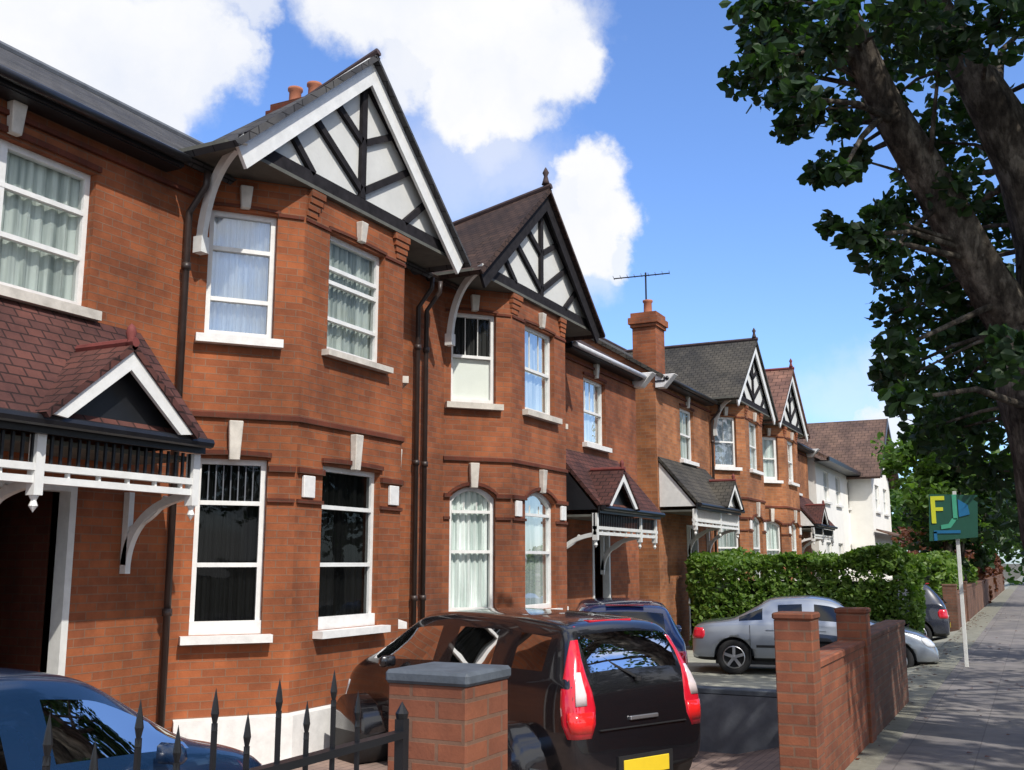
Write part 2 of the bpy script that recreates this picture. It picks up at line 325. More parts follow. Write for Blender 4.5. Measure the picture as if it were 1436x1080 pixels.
# ------------------------------------------------------------------ ground
WALLY = 1.88; FZ = -.24
b = MB(); b.face([(-2500,-2500,-.62),(2500,-2500,-.62),(2500,2500,-.62),(-2500,2500,-.62)]); struct('ground', b, 'earth')
b = MB(); b.face([(-60,-10.2,-.12),(400,-10.2,-.12),(400,-2.35,-.12),(-60,-2.35,-.12)]); struct('road', b, 'asphalt')
b = MB()
x = -60
while x < 400: b.box(x, x+.91, -2.35, -2.2, -.3, .005); x += .915
struct('kerb', b, 'kerb')
b = MB(); b.face([(-60,-2.2,0),(400,-2.2,0),(400,1.33,0),(-60,1.33,0)]); struct('pavement', b, 'pave')
b = MB(); b.box(-60, 400, 1.33, WALLY, -.3, .006); struct('pavement_edge', b, 'edge')
b = MB(); b.box(-60, 400, -14.5, -10.2, -.3, 0); struct('far_pavement', b, 'pave')
b = MB()
b.face([(-40,WALLY,-.002),(11.3,WALLY,-.002),(11.3,2.9,FZ),(-40,2.9,FZ)]); b.face([(-40,2.9,FZ),(11.3,2.9,FZ),(11.3,13,FZ),(-40,13,FZ)])
struct('forecourt', b, 'fore')
b = MB()
b.face([(11.3,WALLY,-.002),(120,WALLY,-.002),(120,2.9,FZ),(11.3,2.9,FZ)]); b.face([(11.3,2.9,FZ),(120,2.9,FZ),(120,16,FZ),(11.3,16,FZ)])
struct('driveway', b, 'fore2')

# ------------------------------------------------------------------ house kit
class Fr:      # a vertical plane frame: origin A (xy), tangent t, outward normal n
    def __init__(s, A, B, out=(0,-1)):
        s.A = Vector((A[0], A[1], 0)); B = Vector((B[0], B[1], 0)); s.t = (B-s.A).normalized(); s.len = (B-s.A).length
        s.n = Vector((-s.t.y, s.t.x, 0))
        if s.n.dot(Vector((out[0], out[1], 0))) < 0: s.n = -s.n
    def p(s, u, v, d=0): return s.A+s.t*u+s.n*d+Vector((0,0,v))
    def box(s, mb, u0, u1, d0, d1, v0, v1, mi=0):
        mb.hexa([s.p(u0,v0,d0), s.p(u1,v0,d0), s.p(u1,v0,d1), s.p(u0,v0,d1), s.p(u0,v1,d0), s.p(u1,v1,d0), s.p(u1,v1,d1), s.p(u0,v1,d1)], mi)
def arc(u0, u1, v, rise, n=10):
    if rise <= 0: return [(u0, v), (u1, v)]
    h = (u1-u0)/2; R = (h*h+rise*rise)/(2*rise); a = math.asin(min(1, h/R)); c = (u0+u1)/2
    return [(c+R*sin(-a+2*a*i/n), v+R*cos(-a+2*a*i/n)-(R-rise)) for i in range(n+1)]
def panel(mb, fr, z0, z1, ops, rev=.13):
    """wall plane with openings (u0,u1,v0,v1,rise) and their reveals"""
    us = sorted({0, fr.len} | {o[0] for o in ops} | {o[1] for o in ops})
    for a, b in zip(us, us[1:]):
        cov = sorted([o for o in ops if o[0] <= a+1e-6 and o[1] >= b-1e-6], key=lambda o: o[2]); z = z0
        for o in cov:
            if o[2] > z: mb.face([fr.p(a,z), fr.p(b,z), fr.p(b,o[2]), fr.p(a,o[2])])
            z = o[3]+o[4]
        if z1 > z: mb.face([fr.p(a,z), fr.p(b,z), fr.p(b,z1), fr.p(a,z1)])
    for u0, u1, v0, v1, rise in ops:
        pts = arc(u0, u1, v1, rise)
        if rise > 0:
            for p, q in zip(pts, pts[1:]): mb.face([fr.p(*p), fr.p(*q), fr.p(q[0], v1+rise), fr.p(p[0], v1+rise)])
        loop = [(u0, v0)]+pts+[(u1, v0)]
        for p, q in zip(loop, loop[1:]+loop[:1]): mb.face([fr.p(*p), fr.p(*q), fr.p(*q, -rev), fr.p(*p, -rev)])
def window(root, fr, u0, u1, v0, v1, rise=0, style='sash', glass='glass', curtain='net', sill='stone', rails=(.5,), mull=(), bars=0, fw=.055, rec=.10, sillw=.1, sillh=.09, apron=0, frame='white', blind=None, curt_rng=None):
    mb = MB(); pts = arc(u0, u1, v1, rise); loop = [(u0, v0)]+pts+[(u1, v0)]
    cu, cv = (u0+u1)/2, (v0+v1)/2
    top = v1+rise
    fr.box(mb, u0, u0+fw, -rec-.05, -rec+.02, v0, v1+.001); fr.box(mb, u1-fw, u1, -rec-.05, -rec+.02, v0, v1+.001)
    fr.box(mb, u0+fw, u1-fw, -rec-.05, -rec+.02, v0, v0+fw*1.3)
    if rise <= 0: fr.box(mb, u0+fw, u1-fw, -rec-.05, -rec+.02, v1-fw, v1)
    else:
        for p, q in zip(pts, pts[1:]):
            lo = [(cu+(w[0]-cu)*(1-2*fw/(u1-u0)), w[1]-fw) for w in (p, q)]
            ring = [lo[0], lo[1], q, p]
            mb.hexa([fr.p(*w, -rec-.05) for w in ring]+[fr.p(*w, -rec+.02) for w in ring])
    for r in rails:
        z = v0+(top-v0)*r; fr.box(mb, u0+fw, u1-fw, -rec-.035, -rec+.028, z-.022, z+.022)
    for m_ in mull:
        x_ = u0+(u1-u0)*m_; fr.box(mb, x_-.035, x_+.035, -rec-.04, -rec+.024, v0+fw, v1)
    # slim dark shadow gap moulding of the sashes
    f = mb.build('window', frame, root)
    if bars:
        k = MB(); z = v0+(top-v0)*max(rails)
        for i in range(1, bars+1):
            x_ = u0+fw+(u1-u0-2*fw)*i/(bars+1); fr.box(k, x_-.006, x_+.006, -rec-.024, -rec-.002, z+.02, v1-fw)
        k.build('glazing_bar', 'white_old' if bars < 4 else 'lead', f)
    g = MB(); g.face([fr.p(*w, -rec-.012) for w in loop]); g.build('pane', glass, f, recalc=False)
    if curtain:
        rq, rw, rp = random.uniform(.7, 1.9), random.uniform(.5, 1.3), random.uniform(0, 6); c = MB(); n = 64; w0, w1 = u0+.01, u1-.01; a0, a1 = curt_rng or (v0+.02, v1+rise*.9)
        prev = None
        for i in range(n+1):
            u = w0+(w1-w0)*i/n; d = -rec-.072+.016*rw*sin(i*rq+rp)+.007*sin(i*.37+rp)+.005*sin(i*2.3)
            q = (fr.p(u, a0, d), fr.p(u, a1, d))
            if prev: c.face([prev[0], q[0], q[1], prev[1]])
            prev = q
        c.build('curtain', curtain, f, smooth=True, recalc=False)
    if blind:
        c = MB(); fr.box(c, u0+.03, u1-.03, -rec-.046, -rec-.034, blind[0], blind[1]); c.build('blind', 'blind', f)
    if sill:
        k = MB(); fr.box(k, u0-.09, u1+.09, -rec-.02, sillw, v0-sillh, v0-.004)
        if apron: fr.box(k, u0+.0, u1-.0, -rec+.021, -rec+.07, v0-.003, v0+apron)
        k.build('sill', sill, f)
    return f
def arch_trim(root, fr, u0, u1, v, rise, mat_='brick_dark', off=.05, proud=.035):
    mb = MB(); pts = arc(u0-.03, u1+.03, v+.02, rise if rise > 0 else .015); 
    for p, q in zip(pts, pts[1:]):
        ring = [p, q, (q[0], q[1]+off), (p[0], p[1]+off)]
        mb.hexa([fr.p(*w, .002) for w in ring]+[fr.p(*w, proud) for w in ring])
    mb.build('arch_moulding', mat_, root)
def keystone(root, fr, u, v0, v1, w=.13, m='stone'):
    mb = MB(); a = w/2
    ring0 = [fr.p(u-a*.8, v0, .003), fr.p(u+a*.8, v0, .003), fr.p(u+a*.8, v0, .075), fr.p(u-a*.8, v0, .075)]
    ring1 = [fr.p(u-a*1.1, v1, .003), fr.p(u+a*1.1, v1, .003), fr.p(u+a*1.1, v1, .095), fr.p(u-a*1.1, v1, .095)]
    mb.hexa(ring0+ring1); mb.build('keystone', m, root, bevel=.008)
def string(root, path, v0, v1, proud, m='brick_dark', name='string_course'):
    """moulding that follows a polyline of facade points"""
    mb = MB(); ps = [Vector((p[0], p[1], 0)) for p in path]; ofs = []
    for i, p in enumerate(ps):
        ns = []
        for a, b_ in ((i-1, i), (i, i+1)):
            if a < 0 or b_ >= len(ps): continue
            t = (ps[b_]-ps[a]).normalized(); n = Vector((-t.y, t.x, 0)); n = -n if n.y > 0 else n; ns.append(n)
        n = sum(ns, Vector((0,0,0))).normalized(); k = 1/max(.3, n.dot(ns[0])); ofs.append((p+n*.002*k, p+n*proud*k))
    for (i0, o0), (i1, o1) in zip(ofs, ofs[1:]):
        z = Vector((0,0,1))
        mb.hexa([i0+z*v0, i1+z*v0, o1+z*v0, o0+z*v0, i0+z*v1, i1+z*v1, o1+z*(v1-.015), o0+z*(v1-.015)])
    return mb.build(name, m, root)
def slab_roof(root, quads, m, th=.07, name='roof'):
    mb = MB()
    for q in quads:
        q = [Vector(p) for p in q]; n = (q[1]-q[0]).cross(q[2]-q[0]).normalized(); n = -n if n.z < 0 else n
        mb.prism(q, -n*th)
    return mb.build(name, m, root)
def curved_bracket(root, a, b, w, t, bulge, m, name='bracket', drop=None, n=14, side=(1,0,0)):
    """curved timber brace from a to b in a vertical plane, width w across the plane"""
    a, b_ = Vector(a), Vector(b); ctrl = Vector(bulge); mb = MB(); sd = Vector(side).normalized(); prev = None
    for i in range(n+1):
        s_ = i/n; p = a*(1-s_)**2+ctrl*2*s_*(1-s_)+b_*s_*s_; d = ((ctrl-a)*2*(1-s_)+(b_-ctrl)*2*s_).normalized(); nn = d.cross(sd).normalized()
        ring = [p-sd*w/2-nn*t/2, p+sd*w/2-nn*t/2, p+sd*w/2+nn*t/2, p-sd*w/2+nn*t/2]
        if prev: mb.hexa(prev+ring)
        prev = ring
    if drop: mb.box(b_.x-w*.8, b_.x+w*.8, b_.y-w*.8, b_.y+w*.8, b_.z-drop, b_.z+.02)
    return mb.build(name, m, root)
def chimney(root, x0, x1, y0, y1, z0, z1, pots=3, brick='brick_b'):
    mb = MB(); mb.box(x0, x1, y0, y1, z0, z1-.35)
    mb.box(x0-.04, x1+.04, y0-.04, y1+.04, z1-.35, z1-.27); mb.box(x0-.08, x1+.08, y0-.08, y1+.08, z1-.27, z1-.12); mb.box(x0-.03, x1+.03, y0-.03, y1+.03, z1-.12, z1)
    c = mb.build('chimney', brick, root)
    for i in range(pots):
        t = (i+.5)/pots; k = MB()
        cx, cy = (x0+x1)/2, y0+(y1-y0)*t
        if x1-x0 > y1-y0: cx, cy = x0+(x1-x0)*t, (y0+y1)/2
        k.lathe([(.0, 0), (.13, 0), (.10, .1), (.095, .3), (.12, .33), (.12, .37), (.07, .37), (.07, .1)], (cx, cy, z1-.01), n=16)
        k.build('chimney_pot', 'terracotta', c, smooth=True)
    return c

def brick_house(name, label, P, s, dz, O):
    """semi-detached house: u runs from the party line P away from its twin"""
    X = lambda u: P+s*u
    Dm, Db = 7.5, 6.8
    U0, U1 = 0, O.get('end', 8.9)
    root = empty(name, (X(4.4), 9, FZ), label, 'house', 'red brick bay-fronted houses')
    bm_ = O.get('brick', 'brick'); Z = lambda z: z+dz
    F = lambda ua, ya, ub, yb: Fr((X(ua), ya), (X(ub), yb))
    C0, hw = 2.5, 1.0; c0, c1 = C0-hw, C0+hw; w0, w1 = .7, 4.35
    EV = 5.72
    zb = FZ-.3
    fi = F(0, Dm, w0, Dm); fc1 = F(w0, Dm, c0, Db); ff = F(c0, Db, c1, Db); fc2 = F(c1, Db, w1, Dm); fm = F(w1, Dm, U1, Dm)
    rg = O.get('rise', .1)
    # openings
    wa, wb = .45, 1.55            # on the bay front (from c0)
    ca = .10*fc1.len; cb = .76*fc1.len
    g0, g1, f0, f1 = Z(1.0), Z(O.get('g1', 2.62)), Z(4.0), Z(5.36)
    c2a, c2b = fc2.len-cb, fc2.len-ca
    def fo(a, b): return [(a, b, g0, g1, rg), (a, b, f0, f1, 0)]
    wl = MB(); panel(wl, fi, zb, Z(EV), [])
    for fr_, (a, b_) in ((fc1, (ca, cb)), (ff, (wa, wb)), (fc2, (c2a, c2b))): panel(wl, fr_, Z(.22), Z(EV), fo(a, b_))
    # main wall: first floor window and front door
    mw0, mw1 = O.get('mwin', (5.68-w1, 7.4-w1)); dr0, dr1 = O.get('door', (5.62-w1, 6.45-w1))
    panel(wl, fm, zb, Z(EV), [(mw0, mw1, Z(3.95), Z(5.24), 0), (dr0, dr1, zb+.3, Z(2.38), 0)], rev=.16)
    e = F(U1, Dm, U1, 15.5); e.n = Vector((s,0,0)); panel(wl, e, zb, Z(EV), [])
    wl.face([(X(U1), Dm, Z(EV)), (X(U1), 14.8, Z(EV)), (X(U1), 11, Z(8.0))])
    bk = Fr((X(0), 15.5), (X(U1), 15.5), (0,1)); panel(wl, bk, zb, Z(EV), [])
    wl.face([(X(0),Dm+.02,zb),(X(0),15.5,zb),(X(0),15.5,Z(EV)),(X(0),Dm+.02,Z(EV))])
    wl.build('wall', bm_, root, recalc=False)
    pl = MB()
    for fr_ in (fc1, ff, fc2): panel(pl, fr_, zb, Z(.22), [])
    pl.build('wall', bm_, root, recalc=False)
    it = MB(); it.box(min(X(.1), X(U1-.1)), max(X(.1), X(U1-.1)), Dm+1.9, 15.3, zb, Z(5.6))
    it.build('interior_wall', 'interior', root)
    # white rendered plinth in front of the bay
    bay = [(X(w0), Dm), (X(c0), Db), (X(c1), Db), (X(w1), Dm)]
    string(root, bay, zb, Z(.22), .09, O.get('plinth', 'stone_w'), 'plinth')
    # windows
    W_ = O['win']
    window(root, fc1, ca, cb, g0, g1, rg, **W_['g_in']); window(root, ff, wa, wb, g0, g1, rg, **W_['g_front']); window(root, fc2, c2a, c2b, g0, g1, rg, **W_['g_out'])
    window(root, fc1, ca, cb, f0, f1, 0, **W_['f_in']); window(root, ff, wa, wb, f0, f1, 0, **W_['f_front']); window(root, fc2, c2a, c2b, f0, f1, 0, **W_['f_out'])
    window(root, fm, mw0, mw1, Z(3.95), Z(5.24), 0, **W_['main'])
    for fr_, a, b_ in ((fc1, ca, cb), (ff, wa, wb), (fc2, c2a, c2b)):
        m_ = (a+b_)/2
        arch_trim(root, fr_, a, b_, g1, rg); keystone(root, fr_, m_, g1+rg-.02, Z(3.12))
        arch_trim(root, fr_, a, b_, f1, 0, off=.035, proud=.02); keystone(root, fr_, m_, f1+.02, Z(5.62), .12)
    keystone(root, fm, (mw0+mw1)/2, Z(5.27), Z(5.55), .13); arch_trim(root, fm, mw0, mw1, Z(5.24), 0)
    string(root, bay, Z(3.15), Z(3.215), .035)
    # capital bands each side of the windows, white blocks beside the front window
    for kf, (fr_, a, b_) in enumerate(((fc1, ca, cb), (ff, wa, wb), (fc2, c2a, c2b))):
        for u0, u1 in ((0.012, a-.002), (b_+.002, fr_.len-.012)):
            mb = MB(); fr_.box(mb, u0, u1, .002, .04, Z(2.62), Z(2.68)); mb.build('capital_band', 'brick_dark', root)
            mb = MB(); fr_.box(mb, u0, u1, .002, .03, Z(2.31), Z(2.35)); mb.build('capital_band', 'brick_dark', root)
            mb = MB(); fr_.box(mb, u0, u1, .002, .02, Z(5.35), Z(5.385)); mb.build('capital_band', 'brick_dark', root)
        if kf == 1:
            for ua, ub in ((a-.36, a-.17), (b_+.17, b_+.36)):
                k = MB(); fr_.box(k, ua, ub, .003, .04, Z(2.37), Z(2.60)); k.build('capital_block', 'stone_w', root, bevel=.006)
    # corbelled brick below the eaves at the bay corners
    for u, sg in ((c0, 1), (c1, -1)):
        mb = MB()
        for k in range(4):
            h = Z(5.42+.075*k); pr = .012+.014*k
            a0, a1 = sorted((X(u-.01-pr*.6), X(u+sg*(.20+.03*k)))); mb.box(a0, a1, Db-pr, Db+.05, h, h+.0755)
        mb.build('corbel', 'brick', root)
    # eaves soffit over the bay
    mb = MB(); a0, a1 = sorted((X(.15), X(4.85))); mb.box(a0, a1, 6.74, Dm, Z(5.725), Z(5.765)); mb.build('soffit', 'soffit', root)
    # front gable
    gw = 2.24; gz0, gz1, gy = Z(5.76), Z(7.66), 6.60; cx = X(C0)
    g = MB(); g.prism([(cx-gw+.08, 6.80, gz0), (cx+gw-.08, 6.80, gz0), (cx, 6.80, gz1-.08)], (0, .08, 0)); gp = g.build('gable', O.get('gpanel', 'panel'), root)
    t = MB(); bt = lambda p, q, w=.085: t.bar((cx+p[0], 6.775, Z(p[1])), (cx+q[0], 6.775, Z(q[1])), .05, w, up=(q[1]-p[1]+1e-6, 0, -(q[0]-p[0])))
    bt((-2.1, 5.84), (2.1, 5.84), .15)
    bt((0, 5.92), (0, 7.4), .10)
    for sg in (-1, 1):
        bt((sg*.03, 6.62), (sg*.72, 6.98)); bt((sg*.03, 6.02), (sg*1.04, 6.62)); bt((sg*.92, 5.90), (sg*1.42, 6.30), .08)
        bt((sg*2.0, 5.93), (sg*.02, 7.42), .085)
    t.build('timber_frame', 'black_timber', gp)
    bc = O.get('barge', 'white')
    for sg in (-1, 1):
        k = MB(); dx, dzz = gw, gz1-gz0; ln = sqrt(dx*dx+dzz*dzz); nx, nz_ = dzz/ln, dx/ln
        top0 = Vector((cx+sg*(gw+.03), 6.66, gz0-.02)); top1 = Vector((cx, 6.66, gz1+.03)); wd = .28
        inn = Vector((-sg*nx*wd, 0, -nz_*wd)); e1 = Vector((0, 0, -wd/nz_))
        k.prism([top0, top1, top1+e1, top0+inn+Vector((sg*.02,0,0))], (0, .04, 0)); k.build('bargeboard', bc, gp)
    # gable roof slopes and ridge
    zr = gz1+.05
    for sg in (-1, 1):
        ex = cx+sg*(gw+.12); zz = gz0-.04
        rb = O.get('rb', (10.6, zr)); q = [(ex, 6.60, zz), (cx, 6.60, zr), (cx, rb[0], rb[1]), (ex, 7.5, zz)]
        slab_roof(root, [q], O.get('roofm', 'tile_brown'), .07)
    k = MB(); k.tube([(cx, 6.58, zr+.02), (cx, rb[0], rb[1]+.02)], .05, 8); k.build('ridge_tile', O.get('ridge', 'ridge'), root)
    if O.get('finial'):
        k = MB(); k.lathe([(0, 0), (.07, 0), (.05, .06), (.03, .14), (.055, .2), (.02, .27), (0, .3)], (cx, 6.68, zr+.06), n=10); k.build('finial', O.get('ridge', 'ridge'), root, smooth=True)
    # main roof
    a0, a1 = sorted((X(0), X(U1+.08)))
    ze = Z(5.70)
    slab_roof(root, [[(a0, 7.27, ze), (a1, 7.27, ze), (a1, 11, Z(8.0)), (a0, 11, Z(8.0))], [(a0, 15.7, ze), (a1, 15.7, ze), (a1, 11.002, Z(8.0)), (a0, 11.002, Z(8.0))]], O.get('roofm2', O.get('roofm', 'tile_brown')), .08)
    k = MB(); k.tube([(a0, 11, Z(8.02)), (a1, 11, Z(8.02))], .055, 8); k.build('ridge_tile', O.get('ridge', 'ridge') if O['roofm'] != 'slate' else 'lead', root)
    # fascia + gutter on the main wall
    a0, a1 = sorted((X(w1+.5), X(U1+.05)))
    k = MB(); k.box(a0, a1, 7.25, 7.28, ze-.14, ze-.03); k.box(a0, a1, 7.28, 7.49, ze-.15, ze-.11); k.build('fascia', 'dark_paint', root)
    k = MB(); k.tube([(a0, 7.20, ze-.075), (a1, 7.20, ze-.075)], .048, 10); k.build('gutter', O.get('gut', 'gutter'), root, smooth=True)
    string(root, [(X(w1+.03), Dm), (X(U1), Dm)], Z(5.42), Z(5.48), .045)
    if s == 1 or True:
        k = MB(); a0, a1 = sorted((X(U1-.22), X(U1+.04))); k.hexa([(a0,7.3,Z(5.42)),(a1,7.3,Z(5.42)),(a1,7.49,Z(5.42)),(a0,7.49,Z(5.42)),(a0,7.02,Z(5.72)),(a1,7.02,Z(5.72)),(a1,7.49,Z(5.72)),(a0,7.49,Z(5.72))]); k.build('kneeler_stone', 'stone_w', root, bevel=.01)
    # brackets that carry the gable
    for u, ub in O.get('brks', ((4.68, 4.45),)):
        curved_bracket(root, (X(u), 6.63, Z(5.80)), (X(ub), 7.36, Z(4.95)), .07, .085, (X(ub), 7.30, Z(5.72)), O.get('brk', 'white_old'), 'gable_bracket', drop=.15, side=(1, .0, 0))
    # party chimney
    if O.get('chim'): 
        for c in O['chim']: chimney(root, *c)
    # downpipes
    for u in O.get('pipes', (4.52,)):
        k = MB(); x_ = X(u); k.tube([(x_, 7.20, ze-.1), (x_, 7.21, ze-.25), (x_, 7.42, ze-.5), (x_, 7.42, FZ)], .034, 10)
        for zz in (1.2, 3.0, 4.6): k.tube([(x_, 7.42, Z(zz)), (x_, 7.42, Z(zz)+.07)], .048, 10)
        k.build('downpipe', 'pipe', root, smooth=True)
    porch(root, X, s, dz, w1, U1, O)
    door(root, fm, dr0, dr1, zb+.3, Z(2.38), O)
    return root

def door(root, fr, u0, u1, v0, v1, O):
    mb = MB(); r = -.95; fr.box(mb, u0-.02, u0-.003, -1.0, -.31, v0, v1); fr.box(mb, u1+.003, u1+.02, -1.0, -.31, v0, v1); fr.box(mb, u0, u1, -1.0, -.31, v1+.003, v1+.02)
    mb.build('door_recess', 'brick_dark', root); mb = MB()  # lining in darker brick, so the recess's shade sits in its colour
    for a, b_ in ((u0, u0+.07), (u1-.07, u1)): fr.box(mb, a, b_, -.12, .02, v0, v1)
    fr.box(mb, u0+.07, u1-.07, -.12, .02, v1-.07, v1); fr.box(mb, u0+.07, u1-.07, r-.05, r+.02, v1-.42, v1-.36)
    f = mb.build('door', O.get('dframe', 'white_old'), root)
    p = MB(); fr.box(p, u0+.07, u1-.07, r-.05, r, v0, v1-.42)
    for k in range(2):
        a = u0+.14+k*((u1-u0-.14)/2-.01); b_ = a+(u1-u0-.14)/2-.09
        fr.box(p, a, b_, r, r+.02, v0+.15, v0+.75); fr.box(p, a, b_, r, r+.02, v0+.9, v1-.55)
    d = p.build('door_panel', 'door', f)
    g = MB(); g.face([fr.p(u0+.07, v1-.36, r+.05), fr.p(u1-.07, v1-.36, r+.05), fr.p(u1-.07, v1-.07, r+.05), fr.p(u0+.07, v1-.07, r+.05)]); g.build('fanlight', 'glass_dark', f, recalc=False)
    h = MB(); fr.box(h, u0+.3, u1-.3, r+.02, r+.035, v0+.95, v0+1.0); h.build('letter_plate', 'stone', f)

def porch(root, X, s, dz, w1, U1, O):
    pz = dz+O.get('pz', 0); Z = lambda z: z+pz; yf = 6.70
    tm = O.get('porch_tile', 'tile_red'); wc = O.get('porch_paint', 'white_old')
    ua, ub = w1+O.get('pin', .70), U1-O.get('pout', .05)            # inner end (near bay) .. outer end
    ga, gb = O.get('pgab', (5.36, 6.80)); gc = (ga+gb)/2
    a0, a1 = sorted((X(ua), X(ub)))
    r = slab_roof(root, [[(a0, 6.58, Z(2.80)), (a1, 6.58, Z(2.80)), (a1, 7.49, Z(3.86)), (a0, 7.49, Z(3.86))]], tm, .06, 'porch_roof')
    x0, x1 = sorted((X(ga), X(gb))); cx = X(gc); hw = (x1-x0)/2
    # little gable with its own slopes
    for sg in (-1, 1):
        q = [(cx+sg*(hw+.08), 6.45, Z(2.80)), (cx, 6.45, Z(3.47)), (cx, 7.15, Z(3.47)), (cx+sg*(hw+.08), 6.6, Z(2.80))]
        slab_roof(root, [q], tm, .05, 'porch_roof')
    k = MB(); k.prism([(cx-hw+.05, 6.62, Z(2.78)), (cx+hw-.05, 6.62, Z(2.78)), (cx, 6.62, Z(3.38))], (0, .05, 0)); gb_ = k.build('porch_gable', O.get('porch_panel', 'dark_paint'), root)
    for sg in (-1, 1):
        k = MB(); wd = .15; top0 = Vector((cx+sg*(hw+.04), 6.47, Z(2.80))); top1 = Vector((cx, 6.47, Z(3.45))); e1 = Vector((0,0,-wd*1.35))
        k.prism([top0, top1, top1+e1, top0+Vector((-sg*wd*1.15, 0, -.02))], (0, .035, 0)); k.build('porch_bargeboard', 'white', gb_)
    k = MB(); k.lathe([(0, 0), (.045, 0), (.03, .05), (.045, .1), (.03, .15), (0, .18)], (cx, 6.5, Z(3.46)), n=8); k.build('finial', 'ridge_red', gb_, smooth=True)
    k = MB(); k.tube([(cx, 6.44, Z(3.475)), (cx, 7.1, Z(3.475))], .04, 8); k.build('ridge_tile', 'ridge_red', root)
    # eaves fascia, fretwork frieze of slats, white double beam, pendants
    k = MB(); k.box(a0, a1, 6.60, 6.64, Z(2.66), Z(2.79)); k.tube([(a0, 6.54, Z(2.75)), (a1, 6.54, Z(2.75))], .045, 8); k.build('porch_fascia', 'dark_paint', root)
    k = MB(); n = int((a1-a0)/.085)
    for i in range(n+1):
        x_ = a0+(a1-a0)*i/n; k.box(x_-.011, x_+.011, 6.69, 6.71, Z(2.44), Z(2.66))
    k.build('fretwork', 'dark_paint' if not O.get('fret_w') else wc, root)
    k = MB(); k.box(a0, a1, 6.66, 6.74, Z(2.385), Z(2.44)); k.box(a0, a1, 6.67, 6.73, Z(2.29), Z(2.345)); 
    for i in range(0, int((a1-a0)/.3)+1): 
        x_ = a0+i*.3; k.box(x_, x_+.02, 6.68, 6.72, Z(2.345), Z(2.385))
    k.build('porch_beam', O.get('beamc', 'white'), root)
    for u in (ua+.04, 6.73, ub-.1):
        k = MB(); x_ = X(u); k.box(x_-.04, x_+.04, 6.655, 6.745, Z(2.20), Z(2.66)); k.lathe([(.038, 0), (.02, -.04), (.034, -.08), (.0, -.13)], (x_, 6.7, Z(2.20)), n=10); k.build('pendant', O.get('beamc', 'white'), root)
    for u in (ua+.04, 6.73):
        curved_bracket(root, (X(u), 6.70, Z(2.30)), (X(u), 7.46, Z(1.68)), .06, .07, (X(u), 7.42, Z(2.22)), wc, 'porch_bracket')
        curved_bracket(root, (X(u), 7.0, Z(2.29)), (X(u), 7.44, Z(2.0)), .045, .04, (X(u), 7.1, Z(2.1)), wc, 'porch_bracket')
        k = MB(); k.bar((X(u), 7.46, Z(2.34)), (X(u), 7.46, Z(1.6)), .06, .07, up=(0,1,0)); k.build('wall_post', wc, root)
    # cheek wall at the inner end, of timber below the lean-to
    for uu in (ua+.01, ub-.04):
        k = MB(); x_ = X(uu); k.prism([(x_, 6.66, Z(2.72)), (x_, 7.49, Z(2.72)), (x_, 7.49, Z(3.72))], (.03, 0, 0)); k.build('porch_cheek', O.get('cheek', 'dark_paint'), root)
    k = MB(); k.box(a0, a1, 6.76, 7.48, Z(2.60), Z(2.64)); k.build('porch_ceiling', 'soffit', root)

dk = dict(glass='glass_dark', curtain='dkcurtain', rails=(.39, .745), sill='stone_w', sillw=.13, apron=.13, sillh=.08)
win1 = dict(g_in=dk, g_front=dk, g_out=dict(dk, bars=7),
  f_in=dict(curtain='net_grey', rails=(.33, .66)), f_front=dict(curtain='net_grey', rails=(.29, .60, .72), sillh=.07, sill='stone'),
  f_out=dict(curtain='net_sky', glass='glass_sky', rails=(.30, .70), sill='stone_w', frame='white'),
  main=dict(curtain='net_grey', rails=(.37, .70), mull=(.5,), sill='stone', sillw=.09))
g2 = dict(curtain='net', rails=(.48, .80), bars=2, sill='stone_w', sillw=.08, frame='white')
win2 = dict(g_in=g2, g_front=g2, g_out=g2,
  f_in=dict(curtain='dkcurtain', rails=(.52,), bars=2, blind=(4.05, 4.68), sill='stone'),
  f_front=dict(curtain='net_grey', rails=(.5,), bars=2, sill='stone'), f_out=dict(curtain='net', rails=(.5,)),
  main=dict(curtain='net', rails=(.5,), bars=3, sill='stone_w', mull=()))
w3 = dict(curtain='net', rails=(.5,), sill='stone_w', bars=1)
win3 = dict(g_in=w3, g_front=w3, g_out=w3, f_in=w3, f_front=w3, f_out=dict(w3, curtain='net_sky', glass='glass_sky'), main=dict(w3))
win4 = dict(g_in=w3, g_front=w3, g_out=w3, f_in=dict(w3, fw=.09), f_front=dict(w3, fw=.09), f_out=w3, main=dict(w3))
P1, P2 = 12.1, 31.25
brick_house('brick_house', 'nearest red brick house with white bargeboards, black ground floor panes and dark slate roof', P1, -1, 0,
  dict(win=win1, g1=2.74, roofm='slate', brick='brick', rise=0, barge='white', pipes=(.16, 4.58), rb=(8.9, 6.85), finial=False, chim=[(12.0, 12.6, 9.45, 10.2, 6.6, 8.8, 2, 'brick_dark')], mwin=(5.68-4.35, 7.5-4.35), door=(5.66-4.35, 6.5-4.35)))
brick_house('brick_house', 'red brick house with black bargeboards, arched ground windows with net curtains and brown tiled roof', P1, 1, 0,
  dict(win=win2, roofm='tile_brown', brick='brick_b', rise=.16, barge='black_timber', brk='white_old', pipes=(.06,), brks=((.28, .62),), rb=(9.4, 7.12), finial=True, gut='gutter_w', pz=-.12, pin=.12, pout=1.2, pgab=(4.58, 6.04), mwin=(5.97-4.35, 7.1-4.35), door=(6.3-4.35, 7.2-4.35), plinth='brick_b', beamc='white_old'))
